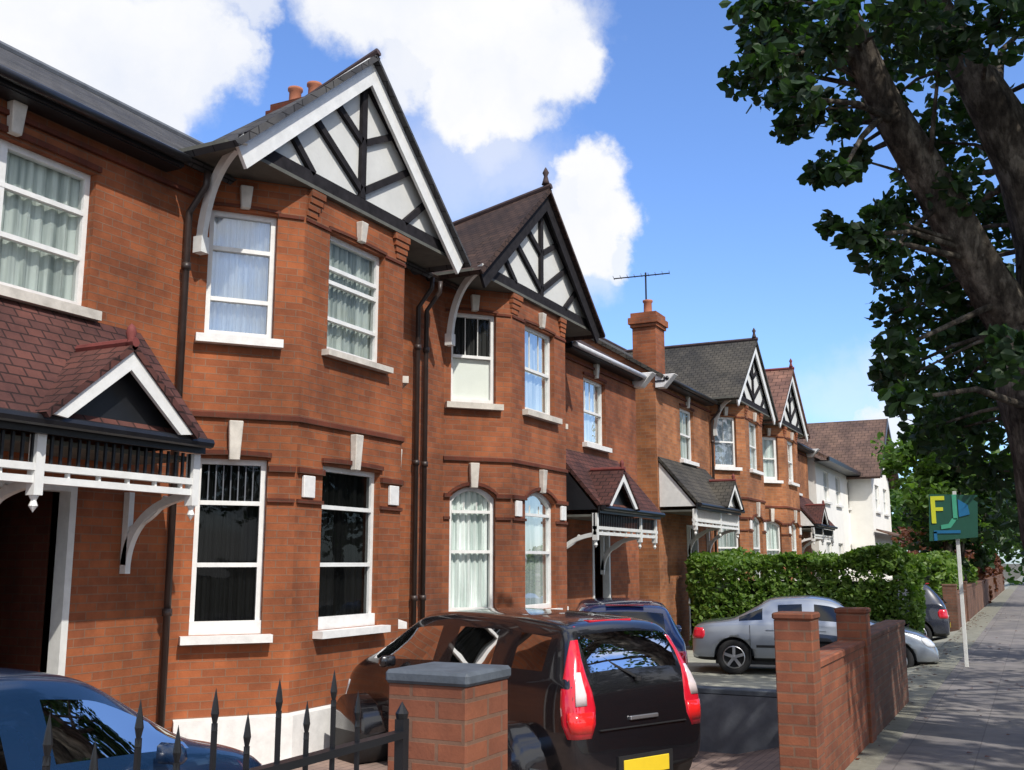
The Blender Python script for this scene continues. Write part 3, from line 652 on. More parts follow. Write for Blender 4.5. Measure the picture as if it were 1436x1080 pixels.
brick_house('brick_house', 'orange brick house with a tall side chimney, grey tiled roof and white cheeked porch', P2, -1, .22,
  dict(win=win3, roofm='tile_grey', brick='brick_c', rise=.12, barge='white', finial=True, mwin=(5.97-4.35, 7.1-4.35), door=(5.9-4.35, 6.8-4.35), plinth='brick_c', porch_tile='tile_grey', porch_panel='white', cheek='white', fret_w=True, porch_paint='white', gut='gutter',
  chim=[(22.55, 23.2, 7.53, 8.1, 5.3, 7.5, 1, 'brick_b')], pipes=(4.55,)))
brick_house('brick_house', 'orange brick house with red tiled gable slope, next door to the white house', P2, 1, .22,
  dict(win=win4, roofm='tile_clay', roofm2='tile_brown', brick='brick_c', rise=.12, barge='white', finial=True, ridge='ridge_red', mwin=(5.97-4.35, 7.1-4.35), door=(5.9-4.35, 6.8-4.35), plinth='brick_c', porch_tile='tile_red', cheek='white', porch_paint='white', pipes=(.2,)))

# ---- kneeler and shaped brick panel at the third house's chimney
# ------------------------------------------------------------------ white house
def white_house():
    root = empty('white_house', (50, 10, FZ), 'bright white rendered house with brown clay roof at the far end of the row', 'house')
    Z = lambda z: z+.1
    x0, x1, y0 = 40.6, 54.5, 7.3
    wl = MB(); f = Fr((x0, y0), (x1, y0)); ops = []
    for c in (2.2, 5.0, 8.2): ops += [(c-.6, c+.6, 4.1, 5.3, 0), (c-.6, c+.6, 1.0, 2.5, 0)]
    panel(wl, f, FZ-.3, 5.7, ops); e = Fr((x0, y0), (x0, 15)); e.n = Vector((-1,0,0)); panel(wl, e, FZ-.3, 5.7, [])
    e = Fr((x1, y0), (x1, 15)); e.n = Vector((1,0,0)); panel(wl, e, FZ-.3, 5.7, []); panel(wl, Fr((x0, 15), (x1, 15), (0,1)), FZ-.3, 5.7, [])
    wl.face([(x0, y0, 5.7), (x0, 15, 5.7), (x0, 11, 8.2)]); wl.build('wall', 'render_w', root, recalc=False)
    # forward wing with gable
    g = Fr((48.4, 6.3), (54.8, 6.3)); wg = MB(); o2 = [(1.0, 2.4, 4.0, 5.2, 0), (3.9, 5.3, 4.0, 5.2, 0), (1.0, 2.6, 1.0, 2.5, 0), (3.9, 5.5, 1.0, 2.5, 0)]
    panel(wg, g, FZ-.3, 5.7, o2); e = Fr((48.4, 6.3), (48.4, 7.3)); e.n = Vector((-1,0,0)); panel(wg, e, FZ-.3, 5.7, [])
    wg.prism([(48.5, 6.32, 5.7), (54.7, 6.32, 5.7), (51.6, 6.32, 8.2)], (0, .1, 0)); wg.build('wall', 'render_w', root, recalc=False)
    for o_ in ops: window(root, f, *o_[:4], 0, curtain='net_grey', rails=(.5,), mull=(.5,), sill='stone_w')
    for o_ in o2: window(root, g, *o_[:4], 0, curtain='net_grey', rails=(.5,), mull=(.5,), sill='stone_w')
    slab_roof(root, [[(x0-.4, 6.75, 5.66), (48.8, 6.75, 5.66), (48.8, 11, 8.2), (x0-.4, 11, 8.2)], [(x0-.4, 15.3, 5.66), (x1, 15.3, 5.66), (x1, 11.01, 8.2), (x0-.4, 11.01, 8.2)]], 'tile_far', .12)
    for sg in (-1, 1): slab_roof(root, [[(51.6+sg*3.7, 5.85, 5.45), (51.6, 5.85, 8.45), (51.6, 11, 8.45), (51.6+sg*3.7, 11, 5.45)]], 'tile_far', .12)
    k = MB(); k.box(x0-.4, 48.3, 6.68, 6.74, 5.5, 5.66); k.box(x0-.3, 48.3, 6.74, 7.28, 5.5, 5.54); k.build('fascia', 'dark_paint', root)
    for sg in (-1, 1):
        k = MB(); k.prism([(51.6+sg*3.7, 5.80, 5.47), (51.6, 5.80, 8.47), (51.6, 5.80, 8.2), (51.6+sg*3.4, 5.80, 5.40)], (0, .05, 0)); k.build('bargeboard', 'pipe', root)
    chimney(root, 46.2, 47.2, 10.4, 11.6, 7.8, 9.2, 3, 'brick_c')
    k = MB(); k.prism([(48.3, 6.2, 3.1), (54.9, 6.2, 3.1), (54.9, 5.5, 2.85), (48.3, 5.5, 2.85)], (0, 0, .08)); k.build('bay_roof', 'tile_far', root)
    return root
white_house()

# ------------------------------------------------------------------ front walls, piers and railings
def cyl(c, r, h, n=12):
    k = MB(); k.lathe([(0, 0), (r, 0), (r, h), (0, h)], c, n=n); return k
def pier(x, z, label, w=.34, y=1.9, cap='slab', brick='brick_wall', group='brick piers of the front garden walls'):
    root = empty('brick_pier', (x+w/2, y+w/2, -.2), label, 'pier', group)
    k = MB(); k.box(x, x+w, y, y+w, -.3, z-.05); k.build('shaft', brick, root, bevel=.006)
    k = MB(); k.box(x-.012, x+w+.012, y-.012, y+w+.012, z-.05, z); k.build('coping', cap, root, bevel=.012)
pier(3.43, 1.30, 'near brick pier with blue slate cap at the end of the black railings')
pier(8.0, 1.33, 'orange brick pier at the near end of the low wall hiding a black bin', cap='brick_wall', w=.28, y=1.52)
pier(10.72, 1.26, 'brick pier between the low garden wall and the darker brown wall', cap='brick_wall', w=.28, y=1.52)
pier(29.5, 1.15, 'far brick pier beside the estate agent pole, before the far gardens', cap='brick_brown', brick='brick_brown')
pier(34.0, 1.15, 'farthest brick pier of the row, beyond the pier next to the pole', cap='brick_brown', brick='brick_brown')
def lowwall(x0, x1, y0, y1, z, label, brick='brick_wall', cop='brick_wall', rise=0):
    root = empty('garden_wall', ((x0+x1)/2, (y0+y1)/2, -.2), label, 'wall')
    k = MB(); k.box(x0, x1, y0, y1, -.4, z); k.build('brickwork', brick, root)
    k = MB(); k.box(x0, x1, y0-.015, y1+.015, z+.001, z+.06); k.build('coping', cop, root, bevel=.01)
lowwall(8.285, 10.715, 1.55, 1.76, .90, 'low brick garden wall between two orange brick piers')
lowwall(11.005, 14.1, 1.54, 1.75, .93, 'dark brown brick wall along the pavement in front of the silver car', brick='brick_brown', cop='brick_brown')  # tree shade on this wall is put into its darker brick colour
lowwall(29.85, 33.99, 1.95, 2.17, .85, 'far brown garden wall between the two far piers', brick='brick_brown', cop='brick_brown')
lowwall(34.35, 75, 1.95, 2.17, .95, 'long brown garden wall at the far end of the pavement', brick='brick_brown', cop='brick_brown')
lowwall(10.98, 11.2, 2.35, 6.4, .34, 'low dark grey wall with blue grey coping dividing the forecourts', brick='lead', cop='slab')
def railings():
    root = empty('iron_railings', (1.0, 2.03, 0), 'black iron railings with spear tips in front of the blue car', 'railings')
    y = 2.03; x0, x1 = -2.3, 3.2
    for z in (.16, 1.11):
        k = MB(); k.box(x0, x1, y-.02, y+.02, z-.012, z+.012); k.build('rail', 'iron', root)
    i = 0; x = 2.93
    while x > x0:
        tall = i % 2 == 1; zt = 1.27 if tall else 1.19
        k = MB(); k.box(x-.006, x+.006, y-.006, y+.006, .05, zt)
        k.lathe([(0, zt-.03), (.009, zt-.02), (.006, zt), (.011, zt+.025), (.007, zt+.055), (0, zt+.095)], (x, y, 0), n=8)
        k.build('spear_bar', 'iron', root); x -= .135; i += 1
    for xx in (3.2, 1.2, -.8):
        k = MB(); k.box(xx-.018, xx+.018, y-.018, y+.018, -.1, 1.16); k.lathe([(.02, 1.16), (.024, 1.18), (.0, 1.22)], (xx, y, 0), n=8); k.build('post', 'iron', root)
    k = MB(); k.box(-2.3, 3.4, 1.92, 2.14, -.3, .05); k.build('plinth', 'stone', root)
railings()

# ------------------------------------------------------------------ cars
def paint(name, c, rough=.25, metal=.0, coat=1.0):
    return mat(name, c, rough, metal, var=.06, scale=2, coat=coat)
M['p_black'] = paint('p_black', (.006,.006,.008)); M['p_navy'] = paint('p_navy', (.016,.045,.17)); M['p_blue'] = paint('p_blue', (.006,.022,.060), coat=.7)
M['p_silver'] = paint('p_silver', (.36,.39,.44), .32, .75); M['p_dark'] = paint('p_dark', (.02,.024,.04))
M['tyre'] = mat('tyre', (.012,.012,.013), .85, var=.2, bump=.3); M['alloy'] = mat('alloy', (.42,.42,.44), .35, .8, var=.1)
M['trim'] = mat('trim', (.015,.015,.016), .6, var=.2); M['carglass'] = glassmat('carglass', (.14,.17,.17), .05, .9)
def lens(name, c, rough=.12):
    m = mat(name, c, rough, var=.12, scale=9, coat=1); return m
M['l_red'] = lens('l_red', (.62,.012,.03)); M['l_redhi'] = lens('l_redhi', (.80,.02,.02)); M['l_clear'] = lens('l_clear', (.72,.62,.62)); M['l_head'] = lens('l_head', (.62,.64,.68)); M['l_amber'] = lens('l_amber', (.7,.2,.02))
M['plate_y'] = mat('plate_y', (.78,.56,.03), .4, var=.05); M['plate_w'] = mat('plate_w', (.75,.75,.72), .4, var=.05); M['seatcloth'] = mat('seatcloth', (.03,.03,.033), .9, var=.2)

MPV = [
 (-1.0, .50, .40, .80, .6), (-.985, .80, .70, .90, .72), (-.96, 1.02, .93, .955, .76), (-.86, 1.37, .95, .985, .74), (-.80, 1.41, .95, .99, .72),
 (-.52, 1.445, .94, 1.0, .72), (-.47, 1.45, .94, 1.0, .72), (-.02, 1.455, .92, 1.0, .71), (.03, 1.45, .92, 1.0, .71), (.26, 1.42, .90, 1.0, .70), (.34, 1.385, .90, 1.0, .69),
 (.66, 1.03, .88, .985, .74), (.72, .99, .86, .975, .76), (.86, .90, .77, .94, .74), (.94, .78, .62, .87, .68), (.985, .60, .48, .78, .62), (1.0, .42, .36, .72, .56)]
HATCH = [ # x (1 = nose, -1 = tail), top z, belt z, half width factor, roof half width factor; heights relative to H=1.45
 (-1.0, .50, .40, .80, .6), (-.985, .80, .70, .90, .72), (-.955, 1.02, .93, .955, .74), (-.80, 1.37, .95, .985, .70), (-.74, 1.41, .95, .99, .70),
 (-.52, 1.445, .94, 1.0, .70), (-.47, 1.45, .94, 1.0, .70), (-.02, 1.45, .92, 1.0, .69), (.03, 1.445, .92, 1.0, .69), (.19, 1.405, .90, 1.0, .68), (.27, 1.365, .90, 1.0, .67),
 (.55, .99, .88, .985, .72), (.62, .955, .86, .975, .74), (.82, .86, .77, .94, .72), (.93, .74, .62, .87, .66), (.985, .58, .48, .78, .60), (1.0, .42, .36, .72, .56)]
SALOON = [(-1.0, .52, .42, .78, .6), (-.985, .84, .74, .90, .70), (-.95, .93, .86, .95, .74), (-.70, .985, .90, .985, .74), (-.62, 1.02, .91, .985, .72),
 (-.36, 1.36, .92, 1.0, .66), (-.30, 1.39, .92, 1.0, .66), (-.03, 1.42, .91, 1.0, .66), (.02, 1.42, .91, 1.0, .66), (.14, 1.385, .90, 1.0, .65), (.22, 1.35, .89, 1.0, .65),
 (.47, .98, .87, .985, .72), (.54, .945, .86, .975, .74), (.80, .86, .77, .94, .72), (.93, .74, .62, .87, .66), (.985, .58, .48, .78, .60), (1.0, .42, .36, .72, .56)]
def car(name, label, loc, heading, Lc, Wc, H, P, prof=HATCH, kind='hatch', tall_lamps=False, group='cars parked in the front gardens', wr=.30, plates=True):
    root = bpy.data.objects.new(name, None); C.objects.link(root); root.location = loc; root.rotation_euler = (0, 0, heading); tag(root, label, 'car', group)
    hl, hw = Lc/2, Wc/2; k = H/1.45
    fx = .62*hl+.06; rx = -.64*hl      # axles
    bmv, faces, mi = [], [], []
    nr = 9
    # two finely spaced extra stations are added so that the shape subdivides evenly
    for (x, zt, zb_, wf, rf) in prof:
        x *= hl; zt *= k; zb_ *= k; w = hw*wf; r = hw*wf*rf; glassy = zt-zb_ > .2*k
        if glassy: pts = [(w*.90, .20*k), (w*.985, .34*k), (w, .58*k), (w*.985, .80*k), (w*.955, zb_), (w*.935, zb_+.025), (r+(w*.935-r)*.12, zt-.075*k), (r*.93, zt-.02), (r*.5, zt-.002), (0, zt+.008)]
        else: pts = [(w*.90, .20*k), (w*.985, .34*k), (w, min(.52*k, zb_*.82)), (w*.99, min(.72*k, zb_*.93)), (w*.965, zb_), (w*.93, zb_+(zt-zb_)*.55), (w*.80, zb_+(zt-zb_)*.8), (r*.93, zt-.008), (r*.5, zt), (0, zt+.004)]
        if x < -.97*hl or x > .98*hl: pts[0] = (w*.88, .26*k)
        bmv.append([(x, y, z) for y, z in pts])
    me = bpy.data.meshes.new('tmp'); V = []; n = len(bmv[0]); idx = {}
    for i, row in enumerate(bmv):
        for j, p in enumerate(row):
            idx[i, j, 1] = len(V); V.append(p)
            if j < n-1: idx[i, j, -1] = len(V); V.append((p[0], -p[1], p[2]))
            else: idx[i, j, -1] = idx[i, j, 1]
    Fc = []; G = []
    pillars = {4: 1, 6: 1}      # stations where a pillar stands
    ns = len(bmv)
    wins = [i for i in range(ns-1) if prof[i][1]-prof[i][2] > .2 and prof[i+1][1]-prof[i+1][2] > .2]
    for i in range(ns-1):
        for j in range(n-1):
            for sg in (1, -1):
                q = [idx[i, j, sg], idx[i+1, j, sg], idx[i+1, j+1, sg], idx[i, j+1, sg]]
                Fc.append(q if sg == 1 else q[::-1]); g = 0
                a, b_ = prof[i], prof[i+1]
                tall = a[1]-a[2] > .2 and b_[1]-b_[2] > .2
                if j == 5 and (a[1]-a[2] > .2 or b_[1]-b_[2] > .2) and (b_[0]-a[0]) > .065 and i > 2: g = 1
                if j >= 7 and abs(a[1]-b_[1]) > .25 and .05 < b_[0]-a[0]: g = 1       # screens
                if kind == 'hatch' and i == 2 and j >= 7: g = 1
                if kind == 'saloon' and i == 4 and j >= 7: g = 1
                G.append(g)
    for i in (0, ns-1):
        ring = [idx[i, j, 1] for j in range(n)]+[idx[i, j, -1] for j in range(n-2, -1, -1)]
        # fan of quads for the flat ends
        for j in range(n-1):
            q = [idx[i, j, 1], idx[i, j+1, 1], idx[i, j+1, -1], idx[i, j, -1]]; q = list(dict.fromkeys(q))
            Fc.append(q); G.append(0)
    for i in range(ns-1): Fc.append([idx[i, 0, 1], idx[i, 0, -1], idx[i+1, 0, -1], idx[i+1, 0, 1]]); G.append(0)
    me.from_pydata(V, [], Fc)
    for p, g in zip(me.polygons, G): p.material_index = g; p.use_smooth = True
    for q in range(6): me.materials.append(M[P])
    b = bmesh.new(); b.from_mesh(me); bmesh.ops.recalc_face_normals(b, faces=b.faces); b.to_mesh(me); b.free()
    o = bpy.data.objects.new('tmp', me); C.objects.link(o); md = o.modifiers.new('s', 'SUBSURF'); md.levels = md.render_levels = 2
    cut = []
    for cx in (fx, rx):
        cm = MB(); cm.lathe([(0, -hw*1.2), (wr*1.16, -hw*1.2), (wr*1.16, -hw*.62), (0, -hw*.62)], (cx, 0, wr), axis='y', n=40); cm.lathe([(0, hw*.62), (wr*1.16, hw*.62), (wr*1.16, hw*1.2), (0, hw*1.2)], (cx, 0, wr), axis='y', n=40)
        co = cm.build('cut', P); cut.append(co)
        bo = o.modifiers.new('b', 'BOOLEAN'); bo.operation = 'DIFFERENCE'; bo.object = co; bo.solver = 'EXACT'
    dg = bpy.context.evaluated_depsgraph_get(); ev = o.evaluated_get(dg); full = bpy.data.meshes.new_from_object(ev)
    for q in [o]+cut: bpy.data.objects.remove(q, do_unlink=True)
    # classify faces into body, glass and lamps
    parts = {}
    for p in full.polygons:
        c_ = p.center; g = p.material_index if p.material_index in (0, 1) else 0; key = 'glass' if g == 1 else 'body'
        zz = c_.z/k
        if key == 'body' and zz < .30: key = 'sill'
        parts.setdefault(key, []).append(p.index)
    mm = {'body': ('body', P), 'glass': ('window_glass', 'carglass'), 'sill': ('sill_trim', 'trim'), 'headL': ('headlight', 'l_head'), 'headR': ('headlight', 'l_head')}
    made = {}
    for key, fl in parts.items():
        nm, mt = mm[key]; used = {}; vv = []; ff = []
        for fi_ in fl:
            p = full.polygons[fi_]; f_ = []
            for v in p.vertices:
                if v not in used:
                    used[v] = len(vv); co = Vector(full.vertices[v].co)
                    if key.startswith(('tail', 'head')): co += full.vertices[v].normal*.004
                    vv.append(co)
                f_.append(used[v])
            ff.append(f_)
        m_ = bpy.data.meshes.new(nm); m_.from_pydata(vv, [], ff); m_.materials.append(M[mt])
        for p in m_.polygons: p.use_smooth = True
        q = bpy.data.objects.new(nm, m_); C.objects.link(q); q.parent = root; made[key] = q
    from mathutils.bvhtree import BVHTree
    bvh = BVHTree.FromPolygons([v.co.copy() for v in full.vertices], [list(p.vertices) for p in full.polygons])
    def lamp(nm, mt, end, sg, zs, depth=.007, par=None):
        # patch laid on the body: rows (z, angle_outer, angle_inner) seen from a vertical axis inside the corner
        ax, ay = end*(hl-.42), sg*(hw-.40); nu = 10; rows = []
        for z, a0, a1 in zs:
            row = []
            for u in range(nu+1):
                a = radians(a0+(a1-a0)*u/nu); d = Vector((end*sin(a), sg*cos(a), 0)); o_ = Vector((ax, ay, z*k))+d*1.2
                h_, nrm, _, _ = bvh.ray_cast(o_, -d)
                row.append(((h_ if h_ else o_-d*.9), d))
            rows.append(row)
        v = []; f_ = []
        for row in rows: v += [p+d*depth for p, d in row]
        nb = len(v)
        for row in rows: v += [p-d*.02 for p, d in row]
        w_ = nu+1; nrw = len(rows)
        for a in range(nrw-1):
            for u in range(nu):
                q = [a*w_+u, a*w_+u+1, (a+1)*w_+u+1, (a+1)*w_+u]; f_.append(q); f_.append([nb+x for x in q[::-1]])
        rim_ = [u for u in range(w_)]+[a*w_+nu for a in range(1, nrw)]+[(nrw-1)*w_+u for u in range(nu-1, -1, -1)]+[a*w_ for a in range(nrw-2, 0, -1)]
        for a, b2 in zip(rim_, rim_[1:]+rim_[:1]): f_.append([a, b2, nb+b2, nb+a])
        m_ = bpy.data.meshes.new(nm); m_.from_pydata(v, [], f_); m_.materials.append(M[mt])
        for p in m_.polygons: p.use_smooth = True
        bb = bmesh.new(); bb.from_mesh(m_); bmesh.ops.recalc_face_normals(bb, faces=bb.faces); bb.to_mesh(m_); bb.free()
        q = bpy.data.objects.new(nm, m_); C.objects.link(q); q.parent = par or root; return q
    for sg in (1, -1):
        if tall_lamps:
            q = lamp('tail_light', 'l_red', -1, sg, [(.56, 42, 66), (.66, 36, 72), (.78, 34, 73), (.90, 34, 70), (1.02, 36, 64), (1.14, 38, 60), (1.26, 42, 58), (1.37, 48, 58)], .006)
            lamp('reversing_light', 'l_clear', -1, sg, [(.80, 50, 62), (.88, 50, 62), (.96, 50, 59), (1.04, 51, 57)], .012, q)
            lamp('brake_light', 'l_redhi', -1, sg, [(.60, 45, 68), (.68, 42, 70), (.75, 42, 70)], .012, q)
        else:
            q = lamp('tail_light', 'l_red', -1, sg, [(.64, 30, 70), (.70, 26, 76), (.78, 26, 78), (.84, 32, 72)], .006)
            lamp('reversing_light', 'l_clear', -1, sg, [(.66, 64, 72), (.71, 64, 74)], .012, q)
        lamp('headlight', 'l_head', 1, sg, [(.56, 40, 66), (.61, 30, 74), (.67, 24, 76), (.72, 22, 66)], .006)
    bpy.data.meshes.remove(full)
    def add(mb, nm, mt, par=None, smooth=False, bevel=0):
        q = mb.build(nm, mt, None, smooth=smooth, bevel=bevel); q.parent = par or root; return q
    # pillars drawn over the glass
    for sg in (1, -1):
        for i in (4, 6, 8) if kind == 'hatch' else (6, 8):
            pass
    # wheels
    for cx in (fx, rx):
        for sg in (1, -1):
            yo = sg*(hw*.985-.02); yi = sg*(hw-.22)
            w = MB(); w.lathe([(wr*.62, yi), (wr*.93, yi), (wr, yi+sg*.03), (wr, yo-sg*.03), (wr*.94, yo), (wr*.66, yo), (wr*.62, yo-sg*.02)], (cx, 0, wr), axis='y', n=36)
            t_ = add(w, 'wheel', 'tyre', smooth=True)
            rm = MB(); rm.lathe([(wr*.66, yo-sg*.01), (wr*.60, yo-sg*.015), (wr*.57, yo-sg*.05), (wr*.3, yo-sg*.075), (.0, yo-sg*.08)], (cx, 0, wr), axis='y', n=36)
            add(rm, 'wheel_dish', 'trim', t_, smooth=True)
            sp = MB()
            for a in range(5):
                t = 2*pi*a/5+.3
                p0 = Vector((cx+cos(t)*.03, yo-sg*.02, wr+sin(t)*.03)); p1 = Vector((cx+cos(t)*wr*.62, yo-sg*.02, wr+sin(t)*wr*.62)); sp.bar(p0, p1, .03, .05, up=(-sin(t), 0, cos(t)))
            sp.lathe([(.0, yo-sg*.0), (.035, yo-sg*.002), (.045, yo-sg*.03)], (cx, 0, wr), axis='y', n=14)
            sp.lathe([(wr*.65, yo-sg*.005), (wr*.60, yo+sg*.004), (wr*.58, yo-sg*.02)], (cx, 0, wr), axis='y', n=36)
            add(sp, 'rim', 'alloy', t_)
    # plates, bumper strip, handles, mirrors
    if plates:
        m_ = MB(); m_.box(-hl-.022, -hl-.012, -.26, .26, (.25 if tall_lamps else .42)*k, (.37 if tall_lamps else .53)*k); pp = add(m_, 'number_plate', 'plate_y', bevel=.004)
        m_ = MB(); m_.box(-hl-.014, -hl+.06, -.31, .31, (.23 if tall_lamps else .40)*k, (.40 if tall_lamps else .56)*k); add(m_, 'plate_recess', 'trim')
        m_ = MB(); m_.box(hl+.004, hl+.014, -.26, .26, .36*k, .47*k); add(m_, 'number_plate', 'plate_w', bevel=.004)
    for sg in (1, -1):
        m_ = MB(); xm, ym, zm = hl*.36, sg*(hw+.07), .97*k; m_.hexa([(xm-.04, ym-.095, zm-.055), (xm+.05, ym-.08, zm-.045), (xm+.05, ym+.08, zm-.045), (xm-.04, ym+.095, zm-.055), (xm-.04, ym-.09, zm+.06), (xm+.03, ym-.07, zm+.045), (xm+.03, ym+.07, zm+.045), (xm-.04, ym+.09, zm+.06)]); q = add(m_, 'wing_mirror', P, smooth=True, bevel=.022)
        for xx in ((.06, -.36) if True else ()):
            m_ = MB(); m_.box(hl*xx-.02, hl*xx+.12, sg*(hw-.012)-.012, sg*(hw-.012)+.012, .80*k, .825*k); add(m_, 'door_handle', P, bevel=.004)
        for xx in (.30, -.10, -.50) if kind == 'saloon' else (.30, -.20):
            m_ = MB(); m_.box(hl*xx-.003, hl*xx+.003, sg*hw*.965-.028, sg*hw*.965+.0275, .30*k, .9*k); add(m_, 'door_gap', 'trim')
        m_ = MB(); m_.box(-hl*.45, hl*.45, sg*(hw+.001)-.008, sg*(hw+.001)+.008, .50*k, .545*k); add(m_, 'rubbing_strip', 'trim', bevel=.003)
    if kind == 'hatch':
        m_ = MB(); m_.bar((-hl*.965-.022, .02, .97*k), (-hl*.90-.03, .34, 1.14*k), .016, .016); m_.lathe([(0, -.02), (.028, -.02), (.028, .012), (0, .012)], (-hl*.965-.02, .02, .97*k), n=12); add(m_, 'rear_wiper', 'trim')
        m_ = MB(); m_.box(-hl-.006, -hl+.02, -hw*.62, hw*.62, .605*k, .613*k); add(m_, 'tailgate_seam', 'trim')
        m_ = MB(); m_.box(-hl-.008, -hl+.02, -.16, .16, .66*k, .69*k); add(m_, 'tailgate_handle', 'alloy', bevel=.005)
        m_ = MB(); m_.box(-hl*.80, -hl*.76, -.25, .25, 1.395*k, 1.41*k); add(m_, 'brake_light', 'l_red', bevel=.004)
    # seats and head rests seen through the glass
    for xx in (.02, -.42):
        for yy in (-.36, .36):
            m_ = MB(); m_.box(hl*xx-.1, hl*xx+.02, yy-.2, yy+.2, .4*k, 1.02*k); m_.box(hl*xx-.09, hl*xx, yy-.11, yy+.11, 1.05*k, 1.2*k); m_.box(hl*xx-.1, hl*xx+.45, yy-.2, yy+.2, .3*k, .46*k); add(m_, 'seat', 'seatcloth', bevel=.03)
    m_ = MB(); m_.box(-hl*.8, hl*.75, -hw*.8, hw*.8, .18*k, .26*k); add(m_, 'underbody', 'trim')
    return root
car('parked_car', 'black hatchback with tall red tail lights parked behind the near brick pier', (9.18, 4.70, FZ), radians(65), 3.82, 1.60, 1.50, 'p_black', tall_lamps=True, prof=MPV)
car('parked_car', 'navy blue hatchback parked just beyond the black hatchback', (14.35, 5.45, FZ), radians(24), 3.7, 1.62, 1.44, 'p_navy')
car('parked_car', 'blue car parked behind the black iron railings at the left', (3.5, 5.0, FZ), radians(3), 4.0, 1.7, 1.43, 'p_blue')
car('parked_car', 'silver car parked side-on in the driveway before the hedge', (19.55, 3.72, FZ), radians(-80), 4.15, 1.68, 1.38, 'p_silver', prof=SALOON, kind='saloon')
car('parked_car', 'dark car parked beyond the silver car, close to the far pier', (27.0, 3.9, FZ), radians(95), 3.9, 1.66, 1.5, 'p_dark')

# ------------------------------------------------------------------ greenery
def leaves(mb, c, r, n, size, flat=1.0, shell=.35):
    cx, cy, cz = c
    for _ in range(n):
        d = Vector((random.gauss(0,1), random.gauss(0,1), random.gauss(0,1))).normalized()*r*(random.random()**shell)
        p = Vector((cx+d.x, cy+d.y, cz+d.z*flat)); s_ = size*random.uniform(.65, 1.25)
        a = Vector((random.gauss(0,1), random.gauss(0,1), random.gauss(0,.7))).normalized(); b_ = a.cross(Vector((random.gauss(0,1), random.gauss(0,1), random.gauss(0,1)))).normalized(); nn = a.cross(b_)
        k = len(mb.v); c2 = nn*s_*.10
        mb.v += [tuple(p-a*s_*.5), tuple(p-a*s_*.22+b_*s_*.36+c2), tuple(p+a*s_*.14+b_*s_*.33+c2), tuple(p+a*s_*.56-nn*s_*.06), tuple(p+a*s_*.14-b_*s_*.33+c2), tuple(p-a*s_*.22-b_*s_*.36+c2)]
        mb.f += [[k, k+1, k+2, k+3], [k, k+3, k+4, k+5]]; mb.mi += [0, 0]
def clustered(mb, c, rad, flat, ncl, nl, size, clr=.32, seed=0):
    rnd = random.Random(seed); cs = []
    for _ in range(ncl):
        d = Vector((rnd.gauss(0,1), rnd.gauss(0,1), rnd.gauss(0,1))).normalized()*rad*(rnd.random()**.45)
        p = (c[0]+d.x, c[1]+d.y, c[2]+d.z*flat); cs.append(p)
        leaves(mb, p, rad*clr*rnd.uniform(.55, 1.15), nl, size, .8)
    return cs
def branchy(mb, trunk_pts, trunk_r, tips, n=6, sub=3):
    for t in tips:
        t = Vector(t); best = min(range(len(trunk_pts)), key=lambda i: (Vector(trunk_pts[i])-t).length+.25*abs(i-len(trunk_pts)/2)); a = Vector(trunk_pts[best]); r0 = min(trunk_r[best]*.45, .014*(t-a).length+.012)
        mid = a.lerp(t, .5)+Vector((random.uniform(-.1,.1), random.uniform(-.1,.1), random.uniform(0,.15)))*(t-a).length*.6
        mb.tube([a, mid, t], [r0, r0*.6, r0*.2], n, caps=False)
def make_tree(name, label, base, h, rad, flat, ncl, nl, size, leaf, tr=.16, group=None, seed=1, cz=None, cat='tree', bend=0):
    root = empty(name, base, label, cat, group); x, y, z = base; rnd = random.Random(seed)
    cz = cz or h-rad*flat; pts = []; rr = []
    for i in range(7):
        t = i/6; pts.append((x+bend*t*t+rnd.uniform(-.06,.06)*t*2, y+rnd.uniform(-.06,.06)*t*2, z-.15+(cz-z+rad*flat*.4)*t)); rr.append(tr*(1-.7*t))
    mb = MB(); cs = clustered(mb, (x+bend, y, cz), rad, flat, ncl, nl, size, seed=seed)
    tk = MB(); tk.tube(pts, rr, 12, rough=.3, seed=seed); branchy(tk, pts[2:], rr[2:], rnd.sample(cs, min(len(cs), 22)))
    tk.build('trunk', 'bark', root, smooth=True, recalc=False); mb.build('crown', leaf, root, recalc=False)
    return root
def copy_thing(src, loc, label, group=None, rot=0, scale=1):
    r_ = src.copy(); C.objects.link(r_); r_.location = loc; r_.rotation_euler = (0, 0, rot); r_.scale = (scale,)*3; r_['label'] = label
    if group: r_['group'] = group
    for ch in list(src.children):
        c_ = ch.copy(); C.objects.link(c_); c_.parent = r_
    return r_
